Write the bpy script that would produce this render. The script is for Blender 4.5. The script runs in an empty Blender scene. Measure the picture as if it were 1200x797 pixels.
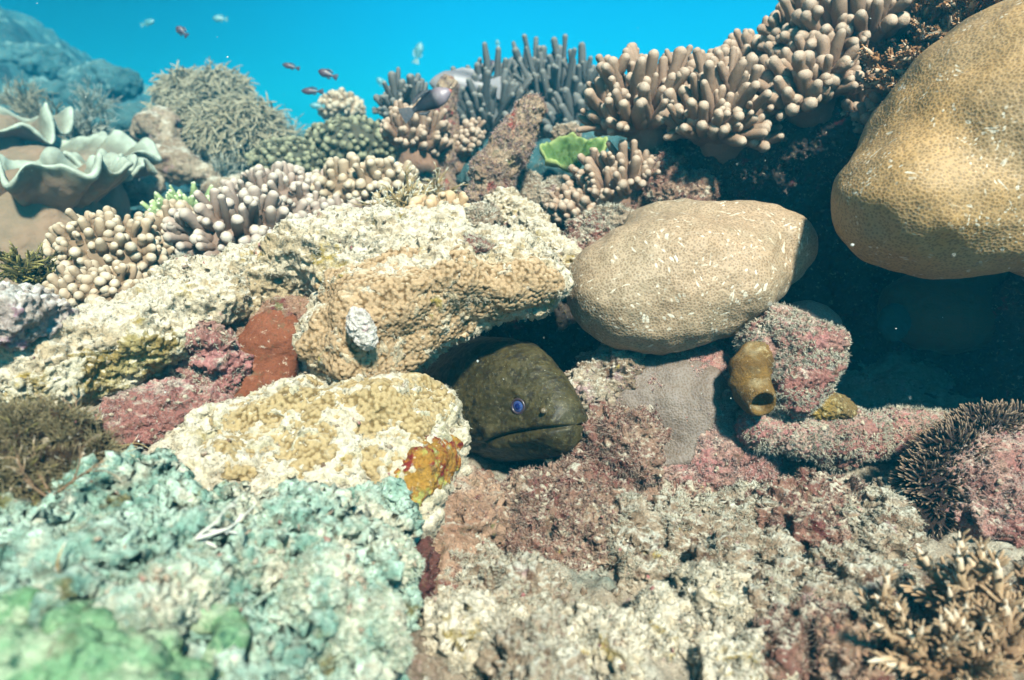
import bpy, math, random
import numpy as np
from mathutils import Vector

# ------------------------------------------------------------------ camera, sky, sun, exposure
SC = bpy.context.scene
FPX = 782.0                                   # focal length in photo pixels (photo 1200 x 797)
PITCH = math.radians(15)
CAM = np.array([0.0, 0.0, 0.5])
R_ = np.array([1.0, 0, 0]); F_ = np.array([0, math.cos(PITCH), -math.sin(PITCH)]); U_ = np.array([0, math.sin(PITCH), math.cos(PITCH)])
cd = bpy.data.cameras.new('camera'); cam = bpy.data.objects.new('camera', cd); SC.collection.objects.link(cam)
cam.location = CAM; cam.rotation_euler = (math.pi/2-PITCH, 0, 0)
cd.sensor_width = 36; cd.lens = 36*FPX/1200; cd.clip_start = .02; cd.clip_end = 300
cd.dof.use_dof = True; cd.dof.focus_distance = 1.02; cd.dof.aperture_fstop = 3.4
SC.camera = cam

SUN_DIR = Vector((.22, -.72, .86)).normalized()      # towards the sun
elev = math.asin(SUN_DIR.z); azim = math.atan2(SUN_DIR.x, SUN_DIR.y)
sl = bpy.data.lights.new('sun', 'SUN'); sl.energy = 5.0; sl.angle = math.radians(5); sl.color = (1, .90, .83)
so = bpy.data.objects.new('sun', sl); SC.collection.objects.link(so)
so.rotation_euler = SUN_DIR.to_track_quat('Z', 'Y').to_euler(); so.location = (0, 0, 8)

wd = bpy.data.worlds.new('World'); SC.world = wd; wd.use_nodes = True
nt = wd.node_tree; nt.nodes.clear()
wo = nt.nodes.new('ShaderNodeOutputWorld'); bg = nt.nodes.new('ShaderNodeBackground')
sk = nt.nodes.new('ShaderNodeTexSky'); sk.sky_type = 'NISHITA'; sk.sun_disc = False
sk.sun_elevation = elev; sk.sun_rotation = azim; sk.air_density = 1; sk.dust_density = 1.5
tn = nt.nodes.new('ShaderNodeMix'); tn.data_type = 'RGBA'; tn.blend_type = 'MULTIPLY'; tn.inputs[0].default_value = 1
tn.inputs[7].default_value = (.0, .76, 1.16, 1)           # the water takes the red out of the daylight
nt.links.new(sk.outputs[0], tn.inputs[6]); gx = nt.nodes.new('ShaderNodeTexCoord'); sx = nt.nodes.new('ShaderNodeSeparateXYZ'); nt.links.new(gx.outputs['Generated'], sx.inputs[0])
def wmap(src, a, b, c, d):
    r = nt.nodes.new('ShaderNodeMapRange'); r.interpolation_type = 'SMOOTHSTEP'; nt.links.new(src, r.inputs[0])
    for i, v in enumerate((a, b, c, d)): r.inputs[i+1].default_value = v
    return r.outputs[0]
def wmul(a, b):
    m = nt.nodes.new('ShaderNodeMath'); m.operation = 'MULTIPLY'; nt.links.new(a, m.inputs[0]); nt.links.new(b, m.inputs[1]); return m.outputs[0]
dim = wmul(wmap(sx.outputs[2], .30, .9, 1.0, .45), wmap(sx.outputs[0], -.60, .02, .14, 1.0))   # open water: brightest ahead, deeper blue to the left
sc_ = nt.nodes.new('ShaderNodeVectorMath'); sc_.operation = 'SCALE'; nt.links.new(tn.outputs[2], sc_.inputs[0]); nt.links.new(dim, sc_.inputs['Scale'])
nt.links.new(sc_.outputs[0], bg.inputs[0]); nt.links.new(bg.outputs[0], wo.inputs[0])
bg.inputs[1].default_value = .051
SC.view_settings.view_transform = 'Standard'; SC.view_settings.look = 'None'
SC.view_settings.exposure = 1.5; SC.view_settings.gamma = 1; SC.view_settings.use_curve_mapping = False
SC.render.engine = 'CYCLES'
SC.cycles.use_denoising = True; SC.cycles.volume_bounces = 1; SC.cycles.max_bounces = 6
SC.cycles.use_adaptive_sampling = True; SC.cycles.adaptive_threshold = .02

HAZE_DENSITY = .047

# ------------------------------------------------------------------ small maths helpers
RNG = np.random.default_rng(7)
def W(px, py, d):
    return CAM + d*(F_ + (px-600)/FPX*R_ - (py-398.5)/FPX*U_)
def mpx(d): return d/FPX                       # metres per photo pixel at depth d
def camdir(a, b, c):
    v = a*R_+b*U_+c*F_; return v/np.linalg.norm(v)
def nrm(v): return v/np.maximum(np.linalg.norm(v, axis=-1, keepdims=True), 1e-12)

_G = nrm(np.random.default_rng(1).normal(size=(256, 3)))
def _hash(ix, iy, iz, seed):
    h = (ix*374761393 + iy*668265263 + iz*1440662683 + seed*974634541) & 0xffffffff
    h = ((h ^ (h >> 13))*1274126177) & 0xffffffff
    return h ^ (h >> 16)
def gnoise(P, seed=0):
    I = np.floor(P).astype(np.int64); f = P-I; u = f*f*f*(f*(f*6-15)+10)
    out = 0
    for dx in (0, 1):
        wx = u[:, 0] if dx else 1-u[:, 0]
        for dy in (0, 1):
            wy = u[:, 1] if dy else 1-u[:, 1]
            for dz in (0, 1):
                wz = u[:, 2] if dz else 1-u[:, 2]
                g = _G[_hash(I[:, 0]+dx, I[:, 1]+dy, I[:, 2]+dz, seed) & 255]
                out = out + wx*wy*wz*(g[:, 0]*(f[:, 0]-dx)+g[:, 1]*(f[:, 1]-dy)+g[:, 2]*(f[:, 2]-dz))
    return out*1.5
def fbm(P, scale, octv=3, seed=0, gain=.5, ridged=False):
    a, s, t = 1.0, scale, 0
    for o in range(octv):
        n = gnoise(P*s+seed*3.7, seed+o*17)
        if ridged: n = .5-np.abs(n)*1.6
        t = t+a*n; a *= gain; s *= 2.03
    return t
def worley(P, scale, seed=0):
    Q = P*scale; I = np.floor(Q).astype(np.int64); f = Q-I
    best = np.full(len(Q), 9.0)
    for dx in (-1, 0, 1):
        for dy in (-1, 0, 1):
            for dz in (-1, 0, 1):
                h = _hash(I[:, 0]+dx, I[:, 1]+dy, I[:, 2]+dz, seed)
                ox = (h & 1023)/1023.; oy = ((h >> 10) & 1023)/1023.; oz = ((h >> 20) & 1023)/1023.
                d = (dx+ox-f[:, 0])**2+(dy+oy-f[:, 1])**2+(dz+oz-f[:, 2])**2
                best = np.minimum(best, d)
    return np.sqrt(best)

# ------------------------------------------------------------------ mesh helpers
def surfnet(fn, lo, hi, vox):
    n = np.maximum(np.ceil((hi-lo)/vox).astype(int)+1, 4)
    ax = [lo[i]+vox*np.arange(n[i]) for i in range(3)]
    X, Y, Z = np.meshgrid(*ax, indexing='ij')
    D = fn(np.stack([X.ravel(), Y.ravel(), Z.ravel()], 1)).reshape(n)
    D[0], D[-1] = np.maximum(D[0], vox), np.maximum(D[-1], vox)
    D[:, 0], D[:, -1] = np.maximum(D[:, 0], vox), np.maximum(D[:, -1], vox)
    D[:, :, 0], D[:, :, -1] = np.maximum(D[:, :, 0], vox), np.maximum(D[:, :, -1], vox)
    S = D < 0
    c = np.zeros(n-1, int)
    for dx in (0, 1):
        for dy in (0, 1):
            for dz in (0, 1):
                c += S[dx:n[0]-1+dx, dy:n[1]-1+dy, dz:n[2]-1+dz]
    act = (c > 0) & (c < 8)
    idx = np.full(n-1, -1); idx[act] = np.arange(act.sum())
    ci = np.argwhere(act)
    acc = np.zeros((len(ci), 3)); cnt = np.zeros(len(ci))
    offs = [(a, b, d) for a in (0, 1) for b in (0, 1) for d in (0, 1)]
    for p in offs:
        for axis in range(3):
            if p[axis]: continue
            q = list(p); q[axis] = 1
            A = D[ci[:, 0]+p[0], ci[:, 1]+p[1], ci[:, 2]+p[2]]; B = D[ci[:, 0]+q[0], ci[:, 1]+q[1], ci[:, 2]+q[2]]
            m = (A < 0) != (B < 0)
            t = np.where(m, A/np.where(m, A-B, 1), 0)
            pos = np.tile(np.array(p, float), (len(ci), 1)); pos[:, axis] = t
            acc += pos*m[:, None]; cnt += m
    V = lo+vox*(ci+acc/cnt[:, None])
    F = []
    for axis in range(3):
        a1, a2 = (axis+1) % 3, (axis+2) % 3
        sl0 = [slice(None)]*3; sl1 = [slice(None)]*3
        sl0[axis] = slice(0, n[axis]-1); sl1[axis] = slice(1, n[axis])
        A = S[tuple(sl0)]; B = S[tuple(sl1)]
        e = np.argwhere(A != B)
        e = e[(e[:, a1] > 0) & (e[:, a2] > 0) & (e[:, a1] < n[a1]-1) & (e[:, a2] < n[a2]-1)]
        def cell(o1, o2):
            k = e.copy(); k[:, a1] -= o1; k[:, a2] -= o2
            return idx[k[:, 0], k[:, 1], k[:, 2]]
        q = np.stack([cell(1, 1), cell(0, 1), cell(0, 0), cell(1, 0)], 1)
        flip = ~A[tuple(e.T)]
        q[flip] = q[flip][:, ::-1]
        F.append(q)
    return V, np.concatenate(F)
def normals(V, F):
    a = V[F[:, 2]]-V[F[:, 0]]; b = V[F[:, 3]]-V[F[:, 1]]
    fn = np.cross(a, b); N = np.zeros_like(V)
    for i in range(F.shape[1]):
        for k in range(3): N[:, k] += np.bincount(F[:, i], fn[:, k], len(V))
    return nrm(N)
def lap(V, F, it=1, w=.5):
    E = np.concatenate([F[:, [i, (i+1) % 4]] for i in range(4)]); E = np.concatenate([E, E[:, ::-1]])
    deg = np.bincount(E[:, 0], minlength=len(V))[:, None]
    for _ in range(it):
        S = np.stack([np.bincount(E[:, 0], V[E[:, 1], k], len(V)) for k in range(3)], 1)
        V = V*(1-w)+w*S/np.maximum(deg, 1)
    return V
def subdiv(V, F):
    E = np.concatenate([F[:, [i, (i+1) % 4]] for i in range(4)]); Es = np.sort(E, 1)
    key = Es[:, 0]*len(V)+Es[:, 1]
    u, inv = np.unique(key, return_inverse=True)
    mid = (V[u//len(V)]+V[u % len(V)])/2
    nf = len(F); e = [len(V)+inv[i*nf:(i+1)*nf] for i in range(4)]
    fc = len(V)+len(u)+np.arange(nf)
    V2 = np.concatenate([V, mid, V[F].mean(1)])
    F2 = np.concatenate([np.stack([F[:, i], e[i], fc, e[(i+3) % 4]], 1) for i in range(4)])
    return V2, F2
def mesh(name, V, F, mat, attrs=None, smooth=True):
    me = bpy.data.meshes.new(name)
    V = np.ascontiguousarray(V, np.float32); F = np.ascontiguousarray(F, np.int32); k = F.shape[1]
    me.vertices.add(len(V)); me.vertices.foreach_set('co', V.ravel())
    me.loops.add(F.size); me.loops.foreach_set('vertex_index', F.ravel())
    me.polygons.add(len(F)); me.polygons.foreach_set('loop_start', np.arange(0, F.size, k, dtype=np.int32))
    me.update(calc_edges=True); me.validate()
    if smooth: me.shade_smooth()
    for n, a in (attrs or {}).items():
        at = me.attributes.new(n, 'FLOAT', 'POINT'); at.data.foreach_set('value', np.ascontiguousarray(a, np.float32))
    for m in (mat if isinstance(mat, (list, tuple)) else [mat]): me.materials.append(m)
    return me
def setp(o, label=None, cat=None, group=None, kind=None):
    if label: o['label'] = label
    if cat: o['category'] = cat
    if group: o['group'] = group
    if kind: o['kind'] = kind
    return o
def base_of(V):
    lo, hi = V.min(0), V.max(0); return np.array([(lo[0]+hi[0])/2, (lo[1]+hi[1])/2, lo[2]])
def obj(name, V, F, mat, label=None, cat=None, group=None, kind=None, parent=None, attrs=None, smooth=True):
    """One mesh object. V in world space; a child is stored relative to its thing's origin."""
    b = base_of(V) if parent is None else np.array(parent['origin'] if 'origin' in parent else parent.location)
    o = bpy.data.objects.new(name, mesh(name, V-b, F, mat, attrs, smooth)); SC.collection.objects.link(o)
    if parent is None: o.location = b
    else: o.parent = parent
    return setp(o, label, cat, group, kind)
def thing(name, loc, label, cat, group=None):
    o = bpy.data.objects.new(name, None); SC.collection.objects.link(o); o.location = loc; o.empty_display_size = .03
    return setp(o, label, cat, group)
def child(name, V, F, mat, parent, label=None, kind=None, attrs=None, smooth=True, gp=None):
    """A part (or, with gp = the thing, a sub-part of part `parent`); V in world space."""
    b = np.array((gp or parent).location)
    o = bpy.data.objects.new(name, mesh(name, V-b, F, mat, attrs, smooth)); SC.collection.objects.link(o)
    o.parent = parent
    return setp(o, label, None, None, kind)
def join(parts):
    Vs, Fs, n = [], [], 0
    for V, F in parts:
        Vs.append(V); Fs.append(F+n); n += len(V)
    return np.concatenate(Vs), np.concatenate(Fs)

def tubes(P, rad, seg=8, cap=True, wob=0, seed=0):
    """n tubes at once: P (n,k,3) paths, rad (n,k). Ends are closed by shrinking rings. Returns V, F, t (0 root .. 1 tip)."""
    P = np.asarray(P, float); rad = np.asarray(rad, float); n, k, _ = P.shape
    T = np.empty_like(P); T[:, 1:-1] = P[:, 2:]-P[:, :-2]; T[:, 0] = P[:, 1]-P[:, 0]; T[:, -1] = P[:, -1]-P[:, -2]
    T = nrm(T)
    ref = np.where(np.abs(T[:, :1, 2:3]) > .9, np.array([1., 0, 0]), np.array([0, 0, 1.]))
    A = nrm(np.cross(T, np.broadcast_to(ref, T.shape))); B = np.cross(T, A)
    th = np.linspace(0, 2*np.pi, seg, endpoint=False)
    ring = A[:, :, None, :]*np.cos(th)[None, None, :, None]+B[:, :, None, :]*np.sin(th)[None, None, :, None]
    r = rad[:, :, None, None]*np.ones((1, 1, seg, 1))
    if wob: r = r*(1+wob*np.random.default_rng(seed).normal(size=(n, k, seg, 1)))
    V = P[:, :, None, :]+ring*r
    i = np.arange(n)[:, None, None]*k*seg; j = np.arange(k-1)[None, :, None]*seg; s = np.arange(seg)[None, None, :]; s2 = (s+1) % seg
    F = np.stack([i+j+s, i+j+s2, i+j+seg+s2, i+j+seg+s], -1).reshape(-1, 4)
    t = np.broadcast_to(np.linspace(0, 1, k)[None, :, None], (n, k, seg)).ravel()
    return V.reshape(-1, 3), F, t
ROUND = np.array([.0, .38, .66, .86, .97, 1.0])           # hemispherical finger end
def fingers(roots, dirs, length, rad, seg=9, bend=.2, taper=.85, seed=0, club=0.0):
    """Rounded stubby fingers (n): V, F, t"""
    rng = np.random.default_rng(seed); n = len(roots)
    length = np.broadcast_to(length, n); rad = np.broadcast_to(rad, n)
    u = np.concatenate([np.linspace(0, 1, 6), 1+np.array([.30, .58, .8, .94, 1.0])])      # >1: cap, in radii
    bd = nrm(np.cross(dirs, rng.normal(size=(n, 3))))*bend
    P = np.zeros((n, len(u), 3)); Rr = np.zeros((n, len(u)))
    bod = np.maximum(length-rad, length*.3)
    prof = 1-(1-taper)*np.linspace(0, 1, 6)+club*np.linspace(0, 1, 6)**3
    prof = prof[None]*(1+.09*rng.normal(size=(n, 6)))
    for i, q in enumerate(u):
        s = min(q, 1); extra = max(q-1, 0)
        L = bod*s+rad*taper*extra
        P[:, i] = roots+dirs*L[:, None]+bd*(length*(L/length)**2)[:, None]
        Rr[:, i] = rad*(prof[:, i] if q <= 1 else prof[:, 5]*math.sqrt(max(1-extra**2, 0.0004)))
    V, F, _ = tubes(P, Rr, seg)
    t = np.broadcast_to(np.minimum(np.linspace(0, 1.0, len(u)), 1)[None, :, None], (n, len(u), seg)).ravel()
    return V, F, t

# ------------------------------------------------------------------ blobs -> rocks
def B(px, py, d, rx, ry, rz, rot=0):
    """an ellipsoid of the rock: centre by photo pixel + depth (m), radii px, px, m"""
    a = math.radians(rot); e1 = math.cos(a)*R_+math.sin(a)*U_; e2 = -math.sin(a)*R_+math.cos(a)*U_
    return W(px, py, d), np.stack([e1, e2, F_]), np.array([rx*mpx(d), ry*mpx(d), rz])
def BT(px, py, d, rx, rt, rn, tilt=35, rot=0):
    """a tilted disc: rx px wide, rt px along its slope, rn m thick; tilt = how far its face turns up from the viewer"""
    a, b = math.radians(rot), math.radians(tilt); e1 = math.cos(a)*R_+math.sin(a)*U_; u = -math.sin(a)*R_+math.cos(a)*U_
    nn = math.sin(b)*u-math.cos(b)*F_; tt = math.cos(b)*u+math.sin(b)*F_
    return W(px, py, d), np.stack([e1, tt, nn]), np.array([rx*mpx(d), rt*mpx(d), rn])
def C(p0, p1, r0, r1):
    return W(*p0), W(*p1), r0*mpx(p0[2]), r1*mpx(p1[2])
def sdf_of(blobs, k, na=0, ns=8, seed=0):
    def fn(P):
        acc = np.zeros(len(P))
        for b in blobs:
            if len(b) == 3:
                q = (P-b[0])@b[1].T; k0 = np.linalg.norm(q/b[2], axis=1); k1 = np.linalg.norm(q/b[2]**2, axis=1)
                d = k0*(k0-1)/np.maximum(k1, 1e-9)
            else:
                p0, p1, r0, r1 = b; v = p1-p0; h = np.clip(((P-p0)@v)/(v@v), 0, 1)
                d = np.linalg.norm(P-p0-h[:, None]*v, axis=1)-(r0+(r1-r0)*h)
            acc += np.exp(-np.clip(d/k, -40, 40))
        D = -k*np.log(np.maximum(acc, 1e-18))
        if na:
            m = np.abs(D) < na*3
            D[m] += na*fbm(P[m], ns, 2, seed)
        return D
    return fn
def bounds(blobs, pad):
    lo, hi = np.full(3, 9e9), np.full(3, -9e9)
    for b in blobs:
        if len(b) == 3:
            e = np.sqrt(((b[1]*b[2][:, None])**2).sum(0)); lo = np.minimum(lo, b[0]-e); hi = np.maximum(hi, b[0]+e)
        else:
            for p, r in ((b[0], b[2]), (b[1], b[3])): lo = np.minimum(lo, p-r); hi = np.maximum(hi, p+r)
    return lo-pad, hi+pad
def disp(V, F, ops):
    extra = {}
    for op in ops:
        N = normals(V, F); kind, sc, amp = op[:3]; seed = op[3] if len(op) > 3 else 0
        if kind == 'fbm': h = fbm(V, sc, 3, seed)
        elif kind == 'ridge': h = fbm(V, sc, 5, seed, .58, ridged=True)
        elif kind == 'lump': h = .55-worley(V, sc, seed)
        elif kind == 'knob':
            w = worley(V, sc, seed); h = np.sqrt(np.clip(1-(w/.78)**2, 0, 1))-.45; extra['tip'] = np.clip(h+.45, 0, 1)
        elif kind == 'pit':
            w = gnoise(V*sc+seed, seed); h = -np.clip((w-.25)*3, 0, 1)
        elif kind == 'aniso':
            Q = V*np.array([1, 1, .35]); h = fbm(Q, sc, 3, seed)
        V = V+N*(amp*h)[:, None]
    return V, extra
def blobmesh(blobs, vox=.012, sub=2, k=.02, na=0, ns=8, seed=0, ops=(), smooth_it=2):
    lo, hi = bounds(blobs, vox*2.5+na*1.5+k)
    V, F = surfnet(sdf_of(blobs, k, na, ns, seed), lo, hi, vox)
    V = lap(V, F, smooth_it)
    for i in range(sub):
        V, F = subdiv(V, F); V = lap(V, F, 1)
    V, ex = disp(V, F, ops)
    return V, F, ex
def shell(name, label, cat, base, k, na, ns, seed, off, region, mat, vox=.0065, sub=2, ops=(), group=None, edge=.012, kr=.012):
    """a crust growing on a rock: the rock's own surface pushed out by `off`, inside a ragged region"""
    fb = sdf_of(base, k, na, ns, seed); fr = sdf_of(region, kr)
    def fn(P):
        d = fr(P); m = d < edge*4; d[m] += edge*fbm(P[m], 26, 3, seed+5)
        b = fb(P)-off; h = np.clip(.5+.5*(d-b)/.010, 0, 1)
        return b*(1-h)+d*h+.010*h*(1-h)
    lo, hi = bounds(region, .02); V, F = surfnet(fn, lo, hi, vox); V = lap(V, F, 2)
    for i in range(sub): V, F = subdiv(V, F); V = lap(V, F, 1)
    V, ex = disp(V, F, ops)
    return obj(name, V, F, mat, label, cat, group, attrs=ex)
ROCKOPS = [('fbm', 14, .012, 1), ('ridge', 28, .012, 2), ('pit', 50, .007, 6), ('lump', 90, .003, 3), ('fbm', 150, .003, 4)]
def rock(name, label, cat, blobs, mat, vox=.012, sub=2, k=.02, na=.015, ns=9, seed=0, ops=ROCKOPS, group=None, turf=None, crumbs=.06):
    V, F, ex = blobmesh(blobs, vox, sub, k, na, ns, seed, [(o[0], o[1], o[2], (o[3] if len(o) > 3 else 0)+seed*11) for o in ops])
    o = obj(name, V, F, mat, label, cat, group, attrs=ex)
    if turf:
        add_turf(o, V, F, seed=seed, **turf)
        if crumbs: add_crumbs(o, V, F, int(turf['n']*crumbs), seed)
    return o, V, F
def pebble(res=.8): return surfnet(lambda P: np.linalg.norm(P, axis=1)-1, np.full(3, -1.7), np.full(3, 1.7), res)
def add_crumbs(o, V, F, n, seed):
    """loose shell and coral crumbs settled on a rock's upper and front faces"""
    rng = np.random.default_rng(seed+500); a = np.linalg.norm(np.cross(V[F[:, 2]]-V[F[:, 0]], V[F[:, 3]]-V[F[:, 1]]), axis=1); c = V[F].mean(1); N = normals(V, F)[F[:, 0]]
    a = a*np.clip(N[:, 2]+.25, 0, 1)*(((CAM-c)*N).sum(1) > 0)*(fbm(c, 22, 2, seed+7) > -.1)
    if n < 5 or a.sum() == 0: return
    f = rng.choice(len(F), n, p=a/a.sum()); Vi, Fi = pebble()
    sc = .0007+.0032*rng.random((n, 1, 1))**3; Q, _ = np.linalg.qr(rng.normal(size=(n, 3, 3)))
    W_ = np.einsum('nij,nvj->nvi', Q, Vi[None]*rng.uniform(.4, 1.6, (n, 1, 3))*(1+.25*rng.normal(size=(n, len(Vi), 1))))*sc+c[f][:, None]+N[f][:, None]*sc*.4
    child('crumbs', W_.reshape(-1, 3), (Fi[None]+np.arange(n)[:, None, None]*len(Vi)).reshape(-1, 4), M['crumb'], o, kind='stuff', smooth=True)
def add_turf(o, V, F, mat, n=3000, length=.008, rad=.0008, seed=0, name='algae_turf', clump=25, blades=4, thr=.0, up=None, region=None):
    rng = np.random.default_rng(seed+99)
    a = np.linalg.norm(np.cross(V[F[:, 2]]-V[F[:, 0]], V[F[:, 3]]-V[F[:, 1]]), axis=1)
    cen = V[F].mean(1); N = normals(V, F)[F[:, 0]]
    a = a*(((CAM-cen)*N).sum(1) > -.25*np.linalg.norm(CAM-cen, axis=1))
    a = a*(fbm(cen, clump, 2, seed) > thr)
    if region is not None: a = a*region(cen, N)
    if a.sum() == 0: return
    f = rng.choice(len(F), n, p=a/a.sum())
    w = rng.dirichlet([1, 1, 1, 1], n); root = (V[F[f]]*w[:, :, None]).sum(1)
    root = np.repeat(root, blades, 0); Nr = np.repeat(N[f], blades, 0); m = len(root)
    d = nrm(Nr+rng.normal(size=(m, 3))*.55)
    L = length*(.4+rng.random(m)*1.1)*(1+.6*fbm(root, 30, 1, seed+4))
    bend = nrm(rng.normal(size=(m, 3)))*.45
    s = np.array([-.15, .5, 1.0])
    P = root[:, None]+d[:, None]*(L[:, None]*s)[:, :, None]+bend[:, None]*(L[:, None]*s**2)[:, :, None]
    Vt, Ft, t = tubes(P, rad*(.6+.8*rng.random((m, 1)))*np.array([1, .85, .35])[None], 3)
    b = child(name, Vt, Ft, mat, o, kind='stuff', attrs={'tip': t})
    return b

# ------------------------------------------------------------------ materials (procedural, object space)
ALB = .74
class NT:
    def __init__(s, name):
        s.m = bpy.data.materials.new(name); s.m.use_nodes = True; s.t = s.m.node_tree; s.t.nodes.clear()
        s.out = s.n('ShaderNodeOutputMaterial'); s.b = s.n('ShaderNodeBsdfPrincipled'); s.l(s.b.outputs[0], s.out.inputs[0])
        s.co = s.n('ShaderNodeTexCoord').outputs['Object']
    def n(s, t): return s.t.nodes.new(t)
    def l(s, a, b): s.t.links.new(a, b)
    def noise(s, scale, det=4, off=0, rough=.6, stretch=None, dist=0):
        mp = s.n('ShaderNodeMapping'); mp.inputs[1].default_value = (off*1.7, off*.9, off*2.3)
        if stretch: mp.inputs[3].default_value = stretch
        s.l(s.co, mp.inputs[0])
        n = s.n('ShaderNodeTexNoise'); n.inputs['Scale'].default_value = scale; n.inputs['Detail'].default_value = det
        n.inputs['Roughness'].default_value = rough; n.inputs['Distortion'].default_value = dist
        s.l(mp.outputs[0], n.inputs['Vector']); return n.outputs['Fac']
    def ramp(s, fac, lo, hi):
        r = s.n('ShaderNodeMapRange'); r.interpolation_type = 'SMOOTHSTEP'
        r.inputs[1].default_value = lo; r.inputs[2].default_value = hi; s.l(fac, r.inputs[0]); return r.outputs[0]
    def mix(s, fac, a, b, mode='MIX'):
        m = s.n('ShaderNodeMix'); m.data_type = 'RGBA'; m.blend_type = mode
        for sock, v in ((m.inputs[0], fac), (m.inputs[6], a), (m.inputs[7], b)):
            if isinstance(v, (int, float)): sock.default_value = v
            elif isinstance(v, (tuple, list)): sock.default_value = (*v, 1)
            else: s.l(v, sock)
        return m.outputs[2]
    def math(s, op, a, b=0.0):
        m = s.n('ShaderNodeMath'); m.operation = op
        for i, v in enumerate((a, b)):
            if isinstance(v, (int, float)): m.inputs[i].default_value = v
            else: s.l(v, m.inputs[i])
        return m.outputs[0]
    def attr(s, name):
        a = s.n('ShaderNodeAttribute'); a.attribute_name = name; return a.outputs['Fac']
    def up(s):
        g = s.n('ShaderNodeNewGeometry'); x = s.n('ShaderNodeSeparateXYZ'); s.l(g.outputs['Normal'], x.inputs[0]); return x.outputs[2]
    def voro(s, scale, feature='F1', stretch=None, out='Distance', rot=None):
        mp = s.n('ShaderNodeMapping'); s.l(s.co, mp.inputs[0])
        if stretch: mp.inputs[3].default_value = stretch
        if rot: mp.inputs[2].default_value = rot
        v = s.n('ShaderNodeTexVoronoi'); v.feature = feature; v.inputs['Scale'].default_value = scale
        s.l(mp.outputs[0], v.inputs['Vector']); return v.outputs[out]
    def bump(s, hs, rough=.8, spec=.25):
        prev = None
        for h, st, dist in hs:
            b = s.n('ShaderNodeBump'); b.inputs['Strength'].default_value = st; b.inputs['Distance'].default_value = dist
            s.l(h, b.inputs['Height'])
            if prev: s.l(prev, b.inputs['Normal'])
            prev = b.outputs[0]
        if prev: s.l(prev, s.b.inputs['Normal'])
        s.b.inputs['Roughness'].default_value = rough; s.b.inputs['Specular IOR Level'].default_value = spec
    def done(s, col):
        col = s.mix(1.0, col, (ALB, ALB, ALB), 'MULTIPLY')
        if isinstance(col, (tuple, list)): s.b.inputs['Base Color'].default_value = (*col, 1)
        else: s.l(col, s.b.inputs['Base Color'])
        return s.m

def m_rock(name, a, b, patches=(), sand=None, speck=.5, grain=.004, seed=0, big=9, attrtip=None, grime=None):
    grime = (.6 if speck >= .3 else 0) if grime is None else grime
    t = NT(name)
    col = t.mix(t.ramp(t.noise(big, 6, seed), .36, .64), a, b)
    for i, (c, sc, lo, hi) in enumerate(patches):
        col = t.mix(t.ramp(t.noise(sc, 6, seed+5+i*3, .65), lo, hi), col, c)
    if attrtip: col = t.mix(t.ramp(t.attr('tip'), attrtip[0], attrtip[1]), col, attrtip[2])
    if sand:
        c, lo, hi = sand
        f = t.math('ADD', t.up(), t.math('MULTIPLY', t.math('SUBTRACT', t.noise(26, 6, seed+1, .7), .5), 1.5))
        col = t.mix(t.ramp(f, lo, hi), col, c)
    col = t.mix(t.math('MULTIPLY', t.ramp(t.noise(48, 5, seed+40, .7), .54, .66), grime), col, (.11, .085, .045))
    col = t.mix(t.math('MULTIPLY', t.ramp(t.noise(120, 4, seed+50, .7), .60, .70), grime*.8), col, (.66, .60, .47))
    fine = t.noise(330, 3, seed+2, .7); mid = t.noise(95, 5, seed+3, .7)
    sp = t.math('ADD', t.math('MULTIPLY', fine, .55), t.math('MULTIPLY', mid, .45))
    lum = t.n('ShaderNodeMapRange'); lum.inputs[1].default_value = .32; lum.inputs[2].default_value = .68
    lum.inputs[3].default_value = 1-speck; lum.inputs[4].default_value = 1+speck; t.l(sp, lum.inputs[0])
    cc = t.n('ShaderNodeCombineColor')
    for i in range(3): t.l(lum.outputs[0], cc.inputs[i])
    col = t.mix(1.0, col, cc.outputs[0], 'MULTIPLY')
    t.bump([(mid, .8, grain*2), (fine, .8, grain)], .9, .15)
    return t.done(col)

CREAM = (.46, .34, .20); PALE = (.60, .50, .36); PINK = (.40, .17, .155); MAROON = (.16, .045, .04); OCHRE = (.38, .27, .07)
OLIVE = (.16, .15, .06); TAN = (.36, .24, .14); BROWN = (.15, .085, .055); GREENISH = (.30, .36, .16); TEAL = (.06, .22, .20)
M = {}
M['ledge'] = m_rock('pale_rock', CREAM, PALE, [(OCHRE, 16, .56, .66), (PINK, 22, .62, .70), (BROWN, 30, .64, .72)], ((.68, .60, .47), .40, .95), .45, seed=1, grime=.35)
M['slab'] = m_rock('slab_rock', (.50, .44, .28), PALE, [(OCHRE, 18, .58, .68), ((.45, .12, .02), 14, .66, .70)], ((.68, .60, .47), .45, 1.0), .4, seed=2, grime=.3)
M['rubble_left'] = m_rock('rubble_green_cast', (.17, .31, .24), (.46, .60, .48), [(OLIVE, 20, .56, .66), ((.06,.05,.03), 34, .58, .68), ((.64,.62,.48), 26, .56, .66), ((.60,.56,.42), 8, .50, .62)], ((.58, .70, .58), .7, 1.3), .5, seed=3, big=22)  # greenish base carries the cyan cast of weaker foreground light
M['pink_rock'] = m_rock('pink_rock', (.29, .12, .10), (.44, .28, .22), [(PINK, 14, .49, .60), ((.10, .05, .04), 40, .60, .70), ((.55, .47, .38), 28, .58, .68)], ((.55, .50, .40), .7, 1.3), .5, seed=4)
M['red_rock'] = m_rock('red_rock', (.20, .085, .065), (.34, .22, .15), [(MAROON, 18, .52, .64), ((.55, .48, .36), 26, .55, .66), (OCHRE, 22, .66, .72)], ((.58, .53, .42), .7, 1.2), .5, seed=5)
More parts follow.
